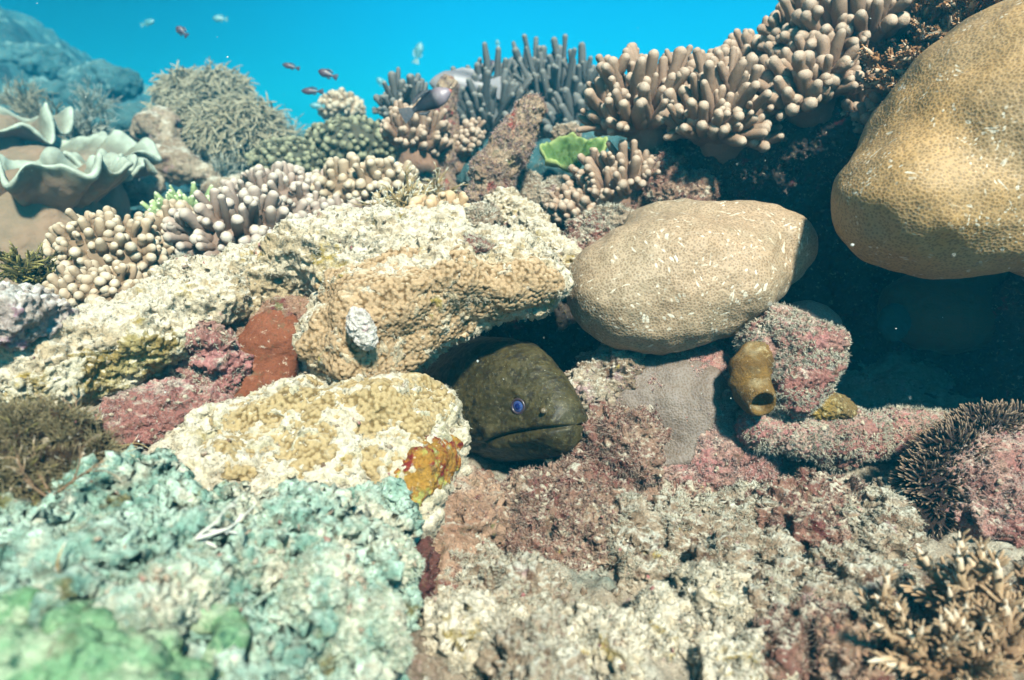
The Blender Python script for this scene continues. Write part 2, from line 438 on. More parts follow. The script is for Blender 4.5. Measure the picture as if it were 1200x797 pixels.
M['brown_rock'] = m_rock('brown_rock', (.27, .14, .09), (.40, .25, .165), [(MAROON, 20, .54, .64), (OLIVE, 26, .6, .7)], ((.55, .48, .38), .8, 1.3), .4, seed=6)
M['grey_rock'] = m_rock('grey_rock', (.25, .17, .11), (.42, .33, .235), [(BROWN, 24, .54, .66), ((.40, .26, .24), 18, .58, .68), (OCHRE, 30, .66, .73)], ((.60, .57, .47), .60, 1.2), .5, seed=7)
M['shade_dark_rock'] = m_rock('shade_dark_rock', (.04, .03, .028), (.09, .07, .055), [((.22, .04, .05), 16, .60, .68), ((.25, .18, .15), 34, .62, .7)], None, .5, seed=8)  # base colour lowered to deepen the shade of cave and overhang
M['column'] = m_rock('column_rock', (.25, .15, .095), (.42, .30, .20), [((.30, .06, .05), 20, .57, .66), (OLIVE, 26, .58, .70), ((.5, .42, .3), 34, .6, .7)], None, .5, seed=9)
M['seabed'] = m_rock('seabed', (.27, .21, .15), (.40, .34, .26), [(BROWN, 12, .56, .68), ((.38, .25, .22), 20, .58, .68), ((.12, .2, .17), 2.2, .52, .66)], ((.56, .52, .42), .85, 1.4), .5, seed=10, big=5)
M['hill'] = m_rock('hill_reef_haze_tint', (.02, .075, .09), (.04, .12, .135), [((.10, .21, .21), 5, .52, .60), ((.012, .04, .05), 8, .54, .62)], None, .3, seed=11, big=1.6)  # blue-teal base colour paints in part of the far haze
M['far_head_haze_tint'] = m_rock('far_head_haze_tint', (.025, .085, .095), (.07, .16, .17), [((.16, .27, .26), 9, .54, .64)], None, .4, seed=23, big=4)  # teal tint puts distance haze into the coral heads' colour
M['crumb'] = m_rock('crumb', (.26, .20, .14), (.46, .39, .29), [((.30, .12, .11), 60, .56, .62), ((.16, .10, .06), 80, .56, .62)], None, .3, grain=.001, seed=24, big=70, grime=0)
M['granular'] = m_rock('granular_coral', (.15, .085, .035), (.21, .13, .06), [((.46, .36, .24), 11, .58, .72)], ((.60, .53, .38), .75, 1.35), .22, grain=.002, seed=12, attrtip=(.25, .95, (.43, .29, .165)))
M['granular_pale'] = m_rock('granular_coral_pale', (.15, .095, .035), (.24, .16, .065), [((.62, .56, .42), 12, .58, .70), ((.10, .07, .03), 30, .62, .74)], ((.64, .57, .42), .85, 1.35), .25, grain=.002, seed=13, attrtip=(.25, .95, (.41, .30, .15)))
M['sponge_maroon'] = m_rock('maroon_sponge', (.15, .045, .02), (.21, .07, .035), [((.3, .13, .08), 40, .6, .7)], None, .3, grain=.002, seed=14)
M['algae'] = None

def m_porites(name, a, b, seed=0, marks=True, pol=320):
    t = NT(name)
    col = t.mix(t.ramp(t.noise(7, 4, seed), .35, .65), a, b)
    v = t.voro(pol)                                            # one cell per polyp
    col = t.mix(t.ramp(v, .22, .62), t.mix(.5, col, (.10, .05, .015)), col)
    if marks:                                                  # pale grazing scars: short stretched flecks
        for rot, stt, off in (((.1, .35, .6), (.22, 1, .8), 0), ((.3, .1, -.35), (1, .25, .32), 3), ((0, .5, .9), (.3, 1, .7), 7)):
            mp = t.n('ShaderNodeMapping'); t.l(t.co, mp.inputs[0]); mp.inputs[2].default_value = rot; mp.inputs[3].default_value = stt; mp.inputs[1].default_value = (off, off, off)
            vo = t.n('ShaderNodeTexVoronoi'); vo.inputs['Scale'].default_value = 150; wn = t.n('ShaderNodeTexNoise'); wn.inputs['Scale'].default_value = 9; t.l(t.co, wn.inputs['Vector'])
            va = t.n('ShaderNodeVectorMath'); va.operation = 'MULTIPLY_ADD'; t.l(wn.outputs['Color'], va.inputs[0]); va.inputs[1].default_value = (.14, .14, .14); t.l(mp.outputs[0], va.inputs[2])
            t.l(va.outputs[0], vo.inputs['Vector'])
            sx = t.n('ShaderNodeSeparateColor'); t.l(vo.outputs['Color'], sx.inputs[0])
            pick = t.math('MULTIPLY', t.ramp(sx.outputs[0], .70, .73), t.ramp(t.noise(11, 3, seed+4+off), .50, .60))
            near = t.math('SUBTRACT', 1.0, t.ramp(vo.outputs['Distance'], .24, .40))
            col = t.mix(t.math('MULTIPLY', t.math('MULTIPLY', pick, near), .75), col, (.78, .70, .56))
    col = t.mix(t.ramp(t.noise(60, 4, seed+9), .3, .75), t.mix(.25, col, (.1, .07, .03)), col)
    t.bump([(t.noise(40, 3, seed+6), .12, .004), (v, .45, .002)], .62, .3)
    return t.done(col)
M['porites'] = m_porites('mound_coral', (.43, .295, .185), (.38, .28, .18), 1, pol=270)
M['porites_big'] = m_porites('boulder_coral', (.48, .285, .11), (.42, .275, .135), 3, pol=240)
M['grey_coral'] = m_porites('grey_coral', (.155, .115, .095), (.21, .165, .14), 5, False, 300)
M['dark_coral'] = m_porites('dark_coral', (.05, .045, .02), (.08, .06, .03), 6, False, 200)

def m_tip(name, base, mid, tip, lo=.3, hi=.95, seed=0, rough=.7, bumpsc=420, bumpst=.4, var=.25, spots=None):
    t = NT(name)
    f = t.attr('tip')
    col = t.mix(t.ramp(f, 0, lo+.15), base, mid)
    col = t.mix(t.ramp(f, lo, hi), col, tip)
    col = t.mix(t.ramp(t.noise(22, 4, seed), .3, .7), t.mix(var, col, (.05, .03, .02)), col)
    n = t.noise(bumpsc, 2, seed+1)
    if spots: col = t.mix(t.ramp(t.voro(spots[0]), .2, .5), t.mix(spots[1], col, spots[2]), col)
    t.bump([(t.noise(90, 3, seed+2), .3, .004), (n, bumpst, .002)], rough, .3)
    return t.done(col)
M['leather'] = m_tip('leather_coral', (.20, .11, .07), (.36, .235, .155), (.56, .43, .32), .4, 1.0, 1, spots=(330, .30, (.12, .05, .03)))
M['leather_stalk'] = m_rock('leather_stalk', (.30, .175, .12), (.25, .145, .095), (), None, .12, grain=.0015, seed=21)
M['toad_stalk'] = m_rock('toad_stalk', (.26, .17, .11), (.20, .15, .10), (), None, .12, grain=.0015, seed=22)
M['finger_cream'] = m_tip('finger_coral_cream', (.22, .14, .08), (.42, .30, .19), (.62, .52, .38), .45, 1.0, 2)
M['finger_grey'] = m_tip('finger_coral_grey', (.22, .14, .10), (.40, .30, .24), (.60, .52, .42), .45, 1.0, 22)
M['finger_peach'] = m_tip('finger_coral_peach', (.30, .17, .08), (.52, .34, .18), (.66, .50, .33), .45, 1.0, 3)
M['finger_green'] = m_tip('finger_coral_green', (.14, .20, .08), (.36, .46, .20), (.66, .70, .46), .4, .9, 4)
M['finger_blue'] = m_tip('finger_coral_blue', (.06, .07, .07), (.13, .13, .12), (.24, .23, .20), .4, 1.0, 5)
M['finger_dark'] = m_tip('knob_coral_dark', (.05, .05, .03), (.13, .13, .08), (.34, .33, .2), .5, 1.0, 6)
M['acro'] = m_tip('branching_coral_tan', (.24, .14, .075), (.45, .30, .17), (.74, .62, .47), .58, 1.0, 7)
M['acro_white'] = m_tip('branching_coral_pale', (.32, .22, .09), (.52, .40, .2), (.85, .82, .70), .45, .95, 8)
M['acro_brown'] = m_tip('table_coral_brown', (.14, .05, .018), (.38, .18, .065), (.70, .54, .38), .5, 1.0, 9)
M['acro_olive'] = m_tip('branching_coral_olive', (.05, .045, .01), (.16, .13, .03), (.42, .36, .12), .5, 1.0, 10)
M['tentacle'] = m_tip('bushy_soft_coral', (.14, .125, .08), (.28, .24, .15), (.42, .36, .24), .3, 1.0, 11)
M['tentacle_pale'] = m_tip('bushy_coral_pale', (.14, .16, .12), (.32, .33, .26), (.55, .55, .45), .3, 1.0, 12)
M['toad'] = m_tip('folded_leather_coral', (.27, .17, .11), (.19, .21, .15), (.42, .47, .37), .60, .98, 13, bumpsc=160, bumpst=.5, var=.45)
M['green_lump'] = m_rock('lobed_coral_green', (.13, .27, .13), (.20, .35, .19), [((.38, .46, .30), 26, .48, .62), ((.05,.13,.08), 44, .55, .64)], ((.36, .46, .33), .9, 1.5), .35, grain=.003, seed=31)
M['green_plate'] = m_tip('plate_coral_green', (.06, .13, .025), (.10, .19, .045), (.34, .42, .14), .4, 1.0, 14)
M['twig_white'] = m_tip('twig_white', (.60, .58, .50), (.70, .68, .60), (.80, .78, .70), .4, 1.0, 25, var=.1)
M['turf_red'] = m_tip('turf_red', (.14, .045, .04), (.28, .13, .10), (.56, .44, .33), .4, 1.0, 15, var=.5)
M['turf_pale'] = m_tip('turf_pale', (.34, .27, .17), (.52, .46, .33), (.70, .66, .54), .4, 1.0, 16, var=.45)
M['turf_pink'] = m_tip('turf_pink', (.30, .11, .11), (.44, .25, .22), (.64, .54, .46), .4, 1.0, 17, var=.5)
M['turf_green'] = m_tip('turf_green', (.22, .28, .16), (.46, .54, .38), (.66, .72, .58), .4, 1.0, 18, var=.45)
M['turf_olive'] = m_tip('turf_olive', (.06, .045, .02), (.15, .115, .05), (.34, .27, .14), .4, 1.0, 19, var=.4)
M['sponge'] = m_rock('tube_sponge', (.19, .105, .028), (.12, .065, .018), [((.34, .25, .12), 40, .56, .66)], ((.36, .29, .17), .7, 1.3), .4, grain=.003, grime=.5, big=30, seed=33)
M['spine'] = m_tip('spine', (.02, .012, .01), (.06, .035, .025), (.36, .24, .15), .45, 1.0, 20)
M['spine_body'] = m_rock('spiny_body', (.03, .016, .014), (.05, .03, .02), (), None, .3, seed=34)

# ------------------------------------------------------------------ the seabed: one sheet out to where the water hides it
def seabed():
    pts = [(560,797,.62),(700,797,.62),(900,797,.64),(1200,797,.60),(560,700,.77),(700,700,.77),(850,700,.78),(1100,720,.74),
           (520,600,.95),(640,600,.98),(800,600,.95),(950,590,.97),(1150,620,.92),(620,540,1.14),(800,540,1.15),(1000,545,1.12),(1180,545,1.12),
           (300,700,.66),(100,700,.64),(300,560,.95),(80,560,.92),(-200,700,.64),(-200,540,1.0),(1500,700,.7),(1500,540,1.1)]
    P = [W(*p) for p in pts]
    P += [np.array(p) for p in [(-.6,1.35,.05),(0,1.35,.05),(.5,1.42,.05),(1.0,1.42,.06),(.3,1.5,.06),
          (-.6,1.65,.22),(-.1,1.65,.26),(.3,1.85,.34),(.9,1.85,.42),(-1.0,1.75,.24),
          (-1.3,2.3,.28),(-.7,2.2,.30),(-.2,2.1,.42),(.2,2.3,.45),(.7,2.2,.50),(1.3,2.2,.62),
          (-1.6,3.0,.22),(-.8,3.0,.25),(0,3.0,.42),(.8,3.2,.44),(1.8,3.0,.6),
          (-2.2,4.0,.3),(-1,4.5,.15),(0.5,4.5,.15),(2,4.5,.35),(-3.0,5,.75),(-3.9,5.3,1.3),(-5.0,6.0,2.0),(-3.0,6.5,.6),(-4.5,7.5,1.4),(-6.5,8,2.6),(-1.5,7,.0),(-2.5,8.5,.25),
          (2,8,.0),(6,8,.2),(-9,9,2.4),(-9,4,2.2),(-5,3.5,1.0),(-4,2,.6),(-6,0,.8),(-2,.5,.2),(-10,-1,2),(3,1,.2),(6,2,.5),(10,4,.6),
          (0,12,-.6),(6,13,-.6),(-6,13,1.0),(-12,13,2.0),(12,13,-.4),(0,-1,.0),(8,-1,.2),(13,-1,.3),(-13,4,2.5)]]
    P = np.array(P)
    def kern(a, b): return np.linalg.norm(a[:, None]-b[None], axis=2)
    n = len(P); A = np.zeros((n+1, n+1)); A[:n, :n] = kern(P[:, :2], P[:, :2])-np.eye(n)*.01; A[:n, n] = A[n, :n] = 1
    c = np.linalg.solve(A, np.append(P[:, 2], 0))
    N = 620; s = np.linspace(-4.15, 4.15, N)
    x = .44*np.sinh(s); y = np.concatenate([.75+.42*np.sinh(np.linspace(-2.1, 4.15, N))])
    X, Y = np.meshgrid(x, y, indexing='ij'); Q = np.stack([X.ravel(), Y.ravel()], 1)
    Z = np.concatenate([kern(q, P[:, :2])@c[:n]+c[n] for q in np.array_split(Q, 40)])
    V = np.stack([Q[:, 0], Q[:, 1], Z], 1)
    far = np.clip((np.hypot(Q[:, 0], Q[:, 1])-1.6)/3, 0, 1)
    V[:, 2] += .022*fbm(V, 7, 3, 3)+.014*fbm(V, 24, 3, 4, ridged=True)+.012*(.5-worley(V, 36, 5))+.004*(.5-worley(V, 90, 8))
    V[:, 2] += far*(.16*fbm(V, 1.7, 4, 6, ridged=True)+.20*(.5-worley(V, 2.6, 7))+.12*(.5-worley(V, 5.5, 9)))
    i = np.arange(N-1)[:, None]*N; j = np.arange(N-1)[None]
    F = np.stack([i+j, i+N+j, i+N+j+1, i+j+1], -1).reshape(-1, 4)
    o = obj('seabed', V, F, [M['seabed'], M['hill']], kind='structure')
    mi = np.zeros(len(F), np.int32); cen = V[F].mean(1); mi[(np.hypot(cen[:, 0], cen[:, 1]) > 3.2)] = 1  # the far part takes the haze-tinted reef colour
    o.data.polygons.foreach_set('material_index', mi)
    return o, V, F
sb, sbV, sbF = seabed()

# haze: the water between the camera and the far reef
def haze():
    lo = np.array([-34., -6, -2.2]); hi = np.array([34., 34, 3.6])
    V = np.array([[x, y, z] for x in (lo[0], hi[0]) for y in (lo[1], hi[1]) for z in (lo[2], hi[2])])
    F = np.array([[0, 1, 3, 2], [4, 6, 7, 5], [0, 4, 5, 1], [2, 3, 7, 6], [0, 2, 6, 4], [1, 5, 7, 3]])
    m = bpy.data.materials.new('water_haze'); m.use_nodes = True; t = m.node_tree; t.nodes.clear()
    out = t.nodes.new('ShaderNodeOutputMaterial'); v = t.nodes.new('ShaderNodeVolumePrincipled')
    v.inputs['Color'].default_value = (.02, .50, .80, 1); v.inputs['Absorption Color'].default_value = (0, .70, .95, 1)
    v.inputs['Density'].default_value = HAZE_DENSITY; v.inputs['Anisotropy'].default_value = .25
    t.links.new(v.outputs[0], out.inputs['Volume'])
    obj('haze', V, F, m, kind='stuff', smooth=False)
haze()

# ------------------------------------------------------------------ rocks
GR = [('fbm', 12, .010, 1), ('ridge', 30, .007, 2)]
KNOB = [('fbm', 14, .010, 1), ('lump', 38, .006, 3), ('knob', 135, .0038, 4)]
LEDGE = [B(600,328,1.03,66,28,.09,-10), B(505,338,1.01,105,56,.12,10), B(432,402,.97,76,58,.10,10), B(440,292,1.10,110,44,.14,5), B(345,325,1.08,80,38,.1), B(220,365,1.0,88,34,.09,10), B(125,404,.92,84,42,.08,15),
         B(55,432,.86,66,46,.07), B(240,335,1.1,48,22,.06), B(400,420,1.05,60,60,.08), B(560,300,1.08,70,26,.09)]
LOPS = [('fbm', 16, .008, 12), ('ridge', 28, .009, 13)]
o_ledge, *_lm = rock('rock_ledge', 'long pale sand-dusted rock ledge reaching over the eel hole', 'rock', LEDGE, M['ledge'],
     vox=.011, sub=2, k=.018, na=.020, ns=11, seed=1, ops=[(a, b, c, d-11) for a, b, c, d in LOPS]+[('fbm', 90, .0035, 4), ('lump', 120, .003, 5), ('pit', 60, .006, 7)],
     turf=dict(mat=M['turf_pale'], n=5000, length=.0034, rad=.00045, thr=.05))
KNOB = [('lump', 40, .005, 3), ('knob', 185, .0036, 4)]
G0 = 'bumpy encrusting corals on the pale rocks'
shell('bumpy_coral', 'largest bumpy encrusting coral, light brown grains covering the ledge front above the eel', 'coral', LEDGE, .018, .020, 11, 1, .005,
      [B(425,400,.87,80,78,.12), B(520,352,.90,105,50,.11,14), B(615,335,.94,55,32,.10), B(445,330,.93,70,36,.10,14)], M['granular'], edge=.022, ops=LOPS[:1]+KNOB, group=G0, vox=.006)
rock('white_lump', 'small white crusty lump on the bumpy brown coral of the ledge', 'coral', [B(421,380,.845,15,20,.015,15), B(432,398,.845,10,10,.012)], m_rock('white_crust', (.60, .52, .47), (.68, .62, .54), [((.42, .26, .26), 60, .58, .68)], None, .3, seed=48), vox=.004, seed=89, na=.004, ns=40, k=.006, ops=[('ridge', 90, .003, 1), ('lump', 160, .002, 2)])
rock('flat_stone', 'flat grey brown stone lying on top of the pale ledge', 'rock', [B(540,287,.965,38,10,.03,-6), B(562,293,.96,22,8,.025)], M['red_rock'], vox=.005, seed=90, na=.005, ns=30, k=.006, ops=[('ridge', 60, .005, 1), ('lump', 120, .002, 2)], turf=dict(mat=M['turf_pale'], n=600, length=.0035, rad=.0004))
rock('pale_rock', 'pale bump with dark pits on the ledge arm in front of the stubby finger corals', 'rock', [B(232,326,1.02,36,22,.04,-8), B(260,336,1.02,28,16,.04)], M['ledge'], vox=.006, seed=91, na=.008, ns=24, k=.01, ops=[('ridge', 50, .006, 1), ('pit', 60, .012, 3)], turf=dict(mat=M['turf_pale'], n=1500, length=.004, rad=.0004))
SLAB = [B(400,540,.89,135,62,.09,-10), B(482,505,.91,50,66,.08), B(280,500,.88,50,24,.05,10), B(440,480,.89,36,26,.05), B(330,588,.80,110,48,.08,-14), B(430,602,.81,70,48,.07), B(470,560,.88,60,50,.08), B(350,500,.93,80,40,.08), B(215,565,.82,110,36,.08,-4)]
shell('bumpy_coral', 'bumpy encrusting coral on the slab left of the eel, yellowish grains with pale gaps', 'coral', SLAB, .018, .021, 11, 4, .002,
      [B(360,490,.85,104,44,.12,2), B(480,466,.86,54,46,.12), B(320,520,.82,60,26,.1), B(430,520,.84,50,30,.1)], M['granular_pale'], edge=.024, ops=[('fbm', 14, .008, 45)]+KNOB, group=G0, vox=.006)
o_slab, *_ = rock('slab_rock', 'smooth pale sloping slab rock with an orange edge left of the eel', 'rock', SLAB, M['slab'],
     seed=4, na=.021, ns=11, k=.018, ops=[('fbm', 14, .008, 1), ('ridge', 26, .009, 2), ('pit', 34, .010, 5), ('fbm', 120, .0025, 4)], turf=dict(mat=M['turf_pale'], n=2500, length=.003, rad=.0004, thr=.1))
shell('orange_sponge', 'orange and yellow encrusting sponge on the right tip of the pale slab', 'sponge', SLAB, .018, .021, 11, 4, .005, [B(512,548,.80,32,34,.12,20), B(490,565,.80,24,20,.1)],
      m_rock('orange_crust', (.40, .085, .008), (.32, .17, .03), [((.20, .02, .015), 45, .50, .58), ((.34, .32, .08), 38, .56, .64)], None, .4, grain=.003, seed=41), vox=.005, ops=[('fbm', 14, .008, 45), ('fbm', 60, .003, 1), ('lump', 130, .003, 2)])
REC = [B(310,425,1.02,62,66,.06,-15), B(270,470,.98,50,34,.05), B(350,400,1.04,50,50,.06)]
rock('brown_rock', 'brown crusted rock in the recess between the ledge and the slab', 'rock', REC, M['brown_rock'], vox=.010, seed=6, na=.010, ns=14, k=.014)
shell('maroon_sponge', 'flat maroon encrusting sponge under the pale ledge', 'sponge', REC, .014, .010, 14, 6, .010, [B(310,420,.96,36,52,.08,-22), B(285,462,.94,24,26,.08), B(332,388,.98,26,18,.08)], M['sponge_maroon'], edge=.018, ops=[('fbm', 30, .004, 1), ('lump', 120, .002, 2)])
rock('pink_rock', 'pink crusted rock under the dark gap of the left ledge', 'rock', [B(195,482,.90,58,26,.05,4), B(235,490,.91,34,18,.04), B(160,500,.88,36,16,.04)], M['pink_rock'],
     vox=.008, seed=7, na=.010, ns=16, ops=[('ridge', 40, .006, 1), ('lump', 90, .004, 2), ('fbm', 170, .002, 3)], turf=dict(mat=M['turf_pink'], n=1500, length=0.0025, rad=0.00038, thr=-.1))
rock('pink_rock', 'small broken pink rock wedged beside the maroon sponge', 'rock', [B(250,398,.94,18,12,.02,-20), B(232,425,.93,16,12,.02), B(252,444,.93,10,12,.02), B(272,498,.88,28,12,.025,20)], M['pink_rock'],
     vox=.007, seed=8, na=.020, ns=18, ops=[('ridge', 34, .013, 1), ('pit', 50, .010, 3), ('lump', 110, .003, 2)], turf=dict(mat=M['turf_pale'], n=900, length=0.0031, rad=0.00038, thr=-.1))
shell('yellow_crust', 'ochre lumpy crust hanging under the left arm of the ledge', 'coral', LEDGE, .018, .020, 11, 1, .008, [B(215,404,.88,76,20,.09,14), B(125,438,.84,66,24,.09,16), B(50,462,.80,46,26,.08)],
     m_rock('ochre_crust', (.42, .33, .14), (.30, .21, .07), [(OLIVE, 30, .58, .68), ((.60, .53, .38), 18, .48, .58), (MAROON, 34, .64, .70)], ((.66, .58, .44), .3, .9), .45, seed=42, big=16),
     ops=LOPS[:1]+[('ridge', 40, .006, 1), ('lump', 80, .006, 2), ('fbm', 160, .003, 3)])
rock('pale_rock', 'pale lilac rounded rock at the far left end of the ledge', 'rock', [B(28,372,.82,42,20,.05,-12), B(5,386,.80,28,18,.04)],
     m_rock('lilac_rock', (.40, .32, .28), (.52, .46, .38), [((.40, .22, .28), 16, .54, .64), (BROWN, 30, .6, .68)], ((.72, .70, .64), .5, 1.1), .3, seed=43), vox=.008, seed=10, na=.010, ns=16)
rock('rubble_mound', 'broad pale green rubble mound filling the lower left foreground', 'rubble',
     [B(320,640,.76,130,40,.09,-8), B(170,628,.70,150,50,.09,5), B(370,672,.68,84,58,.09), B(300,700,.62,130,60,.09), B(120,690,.58,130,60,.09), B(392,750,.62,50,60,.07),
      B(60,615,.66,90,45,.09), B(250,790,.54,190,60,.08), B(424,640,.75,34,48,.06)], M['rubble_left'], vox=.011, sub=2, k=.016, na=.03, ns=13, seed=11,
     ops=[('ridge', 20, .020, 1), ('lump', 30, .015, 2), ('lump', 75, .006, 5), ('ridge', 60, .008, 3), ('pit', 34, .018, 8), ('pit', 80, .008, 9)], turf=dict(mat=M['turf_green'], n=5000, length=0.0022, rad=0.00038, thr=.05))
rock('maroon_rock', 'dark maroon crusted rock in the crevice beside the rubble mound', 'rock', [B(478,735,.72,20,60,.04,-4), B(490,670,.80,20,46,.04), B(468,790,.66,22,34,.04)], m_rock('maroon_crust', (.07, .02, .02), (.13, .05, .04), [((.22, .06, .07), 18, .56, .66)], None, .5, seed=47), vox=.009, seed=88, na=.012, ns=18)  # maroon crust, darkened to stand in for the crevice's shade
# lumps lying on the mound
for i, (px, py, d, rx, ry, lab) in enumerate([(165,722,.50,38,26,'grey green lumpy rock just behind the lobed green coral'), (215,690,.54,34,22,'pale green knobbly rock in the middle of the lower left mound'),
        (300,660,.60,40,24,'pale crusted rock lying below the white twig'), (425,735,.56,36,40,'white crusted block at the lower right edge of the mound'), (440,650,.66,42,26,'bright white jagged rock below the orange sponge'),
        (110,640,.60,60,22,'teal green flat rock on the left of the mound'), (375,690,.57,44,30,'pale blue green rounded rock on the right of the mound')]):
    rock('rubble_rock', lab, 'rock', [B(px,py,d,rx,ry,.03), B(px+rx*.5,py+6,d,rx*.55,ry*.8,.025), B(px-rx*.5,py+8,d,rx*.5,ry*.7,.025)], M['rubble_left'], vox=.007, seed=60+i, na=.012, ns=22, k=.01, group='rocks on the left rubble mound',
         ops=[('lump', 55, .008, 2), ('ridge', 80, .005, 3), ('fbm', 170, .003, 4)], turf=dict(mat=M['turf_green'], n=700, length=0.0031, rad=0.00045))
V, F, ex = blobmesh([B(78,775,.42,44,36,.026), B(148,775,.44,40,30,.024,-10), B(25,722,.47,34,26,.02), B(92,728,.46,32,20,.02), B(205,796,.44,36,24,.02), B(5,775,.41,30,40,.02), B(140,738,.47,24,15,.015), B(50,705,.49,20,14,.015), B(190,760,.46,26,18,.015), B(90,800,.43,140,30,.03)],
     .005, 2, .0025, .003, 20, 12, [('lump', 44, .014, 5), ('fbm', 22, .004, 1), ('lump', 130, .002, 3), ('fbm', 120, .0015, 2)])
obj('lobed_coral', V, F, M['green_lump'], 'smooth rounded bright green lobed coral in the bottom left corner', 'coral')
V, F, ex = blobmesh([C((272,722,.52), (268,755,.50), 17, 18), C((268,755,.50), (240,795,.48), 18, 17), B(238,722,.53,20,17,.015)], .007, 2, .008, .004, 14, 13, [('fbm', 22, .005, 1), ('fbm', 70, .0015, 2)])
obj('finger_coral', V, F, M['green_lump'], 'single curved green coral finger right of the green lobed coral', 'coral')

# the hollow under the ledge and the rocks round the eel
rock('brown_rock', 'smooth reddish brown rock below the eel, beside the pale slab', 'rock', [B(532,640,.87,40,72,.07,-8), B(545,600,.94,50,42,.07), B(525,720,.78,32,60,.06,-6), B(520,785,.70,26,40,.05)], M['brown_rock'], seed=14, na=.012,
     turf=dict(mat=M['turf_red'], n=1800, length=0.0025, rad=0.00038, thr=.05))
rock('tufted_rock', 'reddish rock covered in short pale algae tufts below the eel snout', 'rock',
     [B(655,602,.94,74,42,.07,6), B(715,538,1.0,42,54,.07), B(620,625,.90,48,34,.05), B(690,625,.92,54,34,.06), B(735,560,1.0,30,48,.05), B(660,655,.90,40,18,.04)], M['red_rock'], vox=.009, seed=15, na=.018, ns=16,
     ops=[('ridge', 24, .018, 1), ('lump', 42, .009, 2), ('pit', 44, .012, 6), ('lump', 100, .005, 3), ('fbm', 170, .002, 4)], turf=dict(mat=M['turf_red'], n=9000, length=0.0046, rad=0.00052, thr=-.25, clump=40, blades=5))
rock('pale_column_rock', 'short grey white upright rock right of the tufted red rock', 'rock', [B(742,655,.86,32,42,.05), B(755,690,.84,40,36,.05), B(735,622,.88,20,24,.035)], M['grey_rock'], vox=.008, seed=16, na=.012, ns=18,
     turf=dict(mat=M['turf_pale'], n=2500, length=0.0031, rad=0.00045, thr=-.1))
rock('pale_rock', 'pale sandy rounded rock in the hole wall right beside the eel snout', 'rock', [B(690,475,1.08,28,38,.05), B(720,440,1.14,40,40,.06)], M['grey_rock'], vox=.008, seed=17, na=.01, ns=18, turf=dict(mat=M['turf_pink'], n=900, length=0.0031, rad=0.00045))
TALL = [B(810,480,1.16,95,75,.10), B(850,540,1.10,60,50,.07), B(790,560,1.08,60,36,.06), B(870,430,1.18,55,60,.08), B(830,510,1.08,22,60,.04), B(760,485,1.13,70,68,.07)]
rock('pink_rock', 'tall pink crusted rock carrying the grey coral and the mound coral', 'rock', TALL, M['pink_rock'], vox=.010, k=.016, seed=18, na=.010, ns=12,
     ops=[('ridge', 30, .006, 1), ('lump', 60, .006, 2), ('fbm', 150, .003, 4)], turf=dict(mat=M['turf_pink'], n=8000, length=.0035, rad=.0005, thr=-.2))
shell('grey_coral', 'flat grey brown encrusting coral under the mound coral', 'coral', TALL, .016, .010, 12, 18, .006, [B(765,470,1.06,72,62,.10), B(780,525,1.04,34,28,.08), B(820,455,1.08,26,30,.08), B(725,440,1.1,40,40,.08)], M['grey_coral'], edge=.008,
      ops=[('fbm', 30, .002, 1)])
rock('pink_rock', 'white topped pink rock with a pointed tip beside the tube sponge', 'rock',
     [B(925,430,1.03,38,40,.05,-20), B(955,402,1.03,34,18,.04,8), B(900,395,1.06,30,26,.04), B(925,465,1.03,26,20,.04)], M['pink_rock'], vox=.008, seed=19, na=.012, ns=20,
     ops=[('ridge', 40, .006, 1), ('lump', 90, .005, 2), ('fbm', 170, .003, 4)], turf=dict(mat=M['turf_pale'], n=3500, length=0.0037, rad=0.00045, thr=-.2))
rock('dead_branch', 'thick pink white encrusted dead coral branch lying below the tube sponge', 'dead coral', [C((885,505,1.02), (980,510,1.06), 22, 25), C((980,510,1.06), (1100,505,1.16), 25, 20), B(1085,520,1.12,36,18,.04)], M['pink_rock'],
     vox=.008, seed=20, na=.008, ns=18, ops=[('ridge', 34, .005, 1), ('lump', 80, .005, 2), ('fbm', 170, .003, 4)], turf=dict(mat=M['turf_pale'], n=4200, length=0.0040, rad=0.00045, thr=-.25))
rock('yellow_crust', 'small mustard yellow lump sitting on the dead branch', 'sponge', [B(975,478,1.04,26,14,.025,-10), B(950,470,1.04,14,12,.02)], m_rock('mustard', (.34,.22,.05), (.20,.13,.05), [((.5,.4,.2),60,.56,.66)], None, .4, seed=44), vox=.006, seed=21, na=.005, ns=30,
     ops=[('lump', 110, .004, 2), ('fbm', 170, .003, 4)])
rock('pink_rock', 'pink rock at the right edge with the spiny starfish draped against it', 'rock', [B(1160,570,.93,48,44,.05), B(1195,545,.95,40,34,.05), B(1195,610,.90,50,36,.05), B(1140,600,.9,24,20,.04)], M['pink_rock'], vox=.008, seed=22, na=.012, ns=18,
     turf=dict(mat=M['turf_pink'], n=2600, length=0.0037, rad=0.00045, thr=-.2))
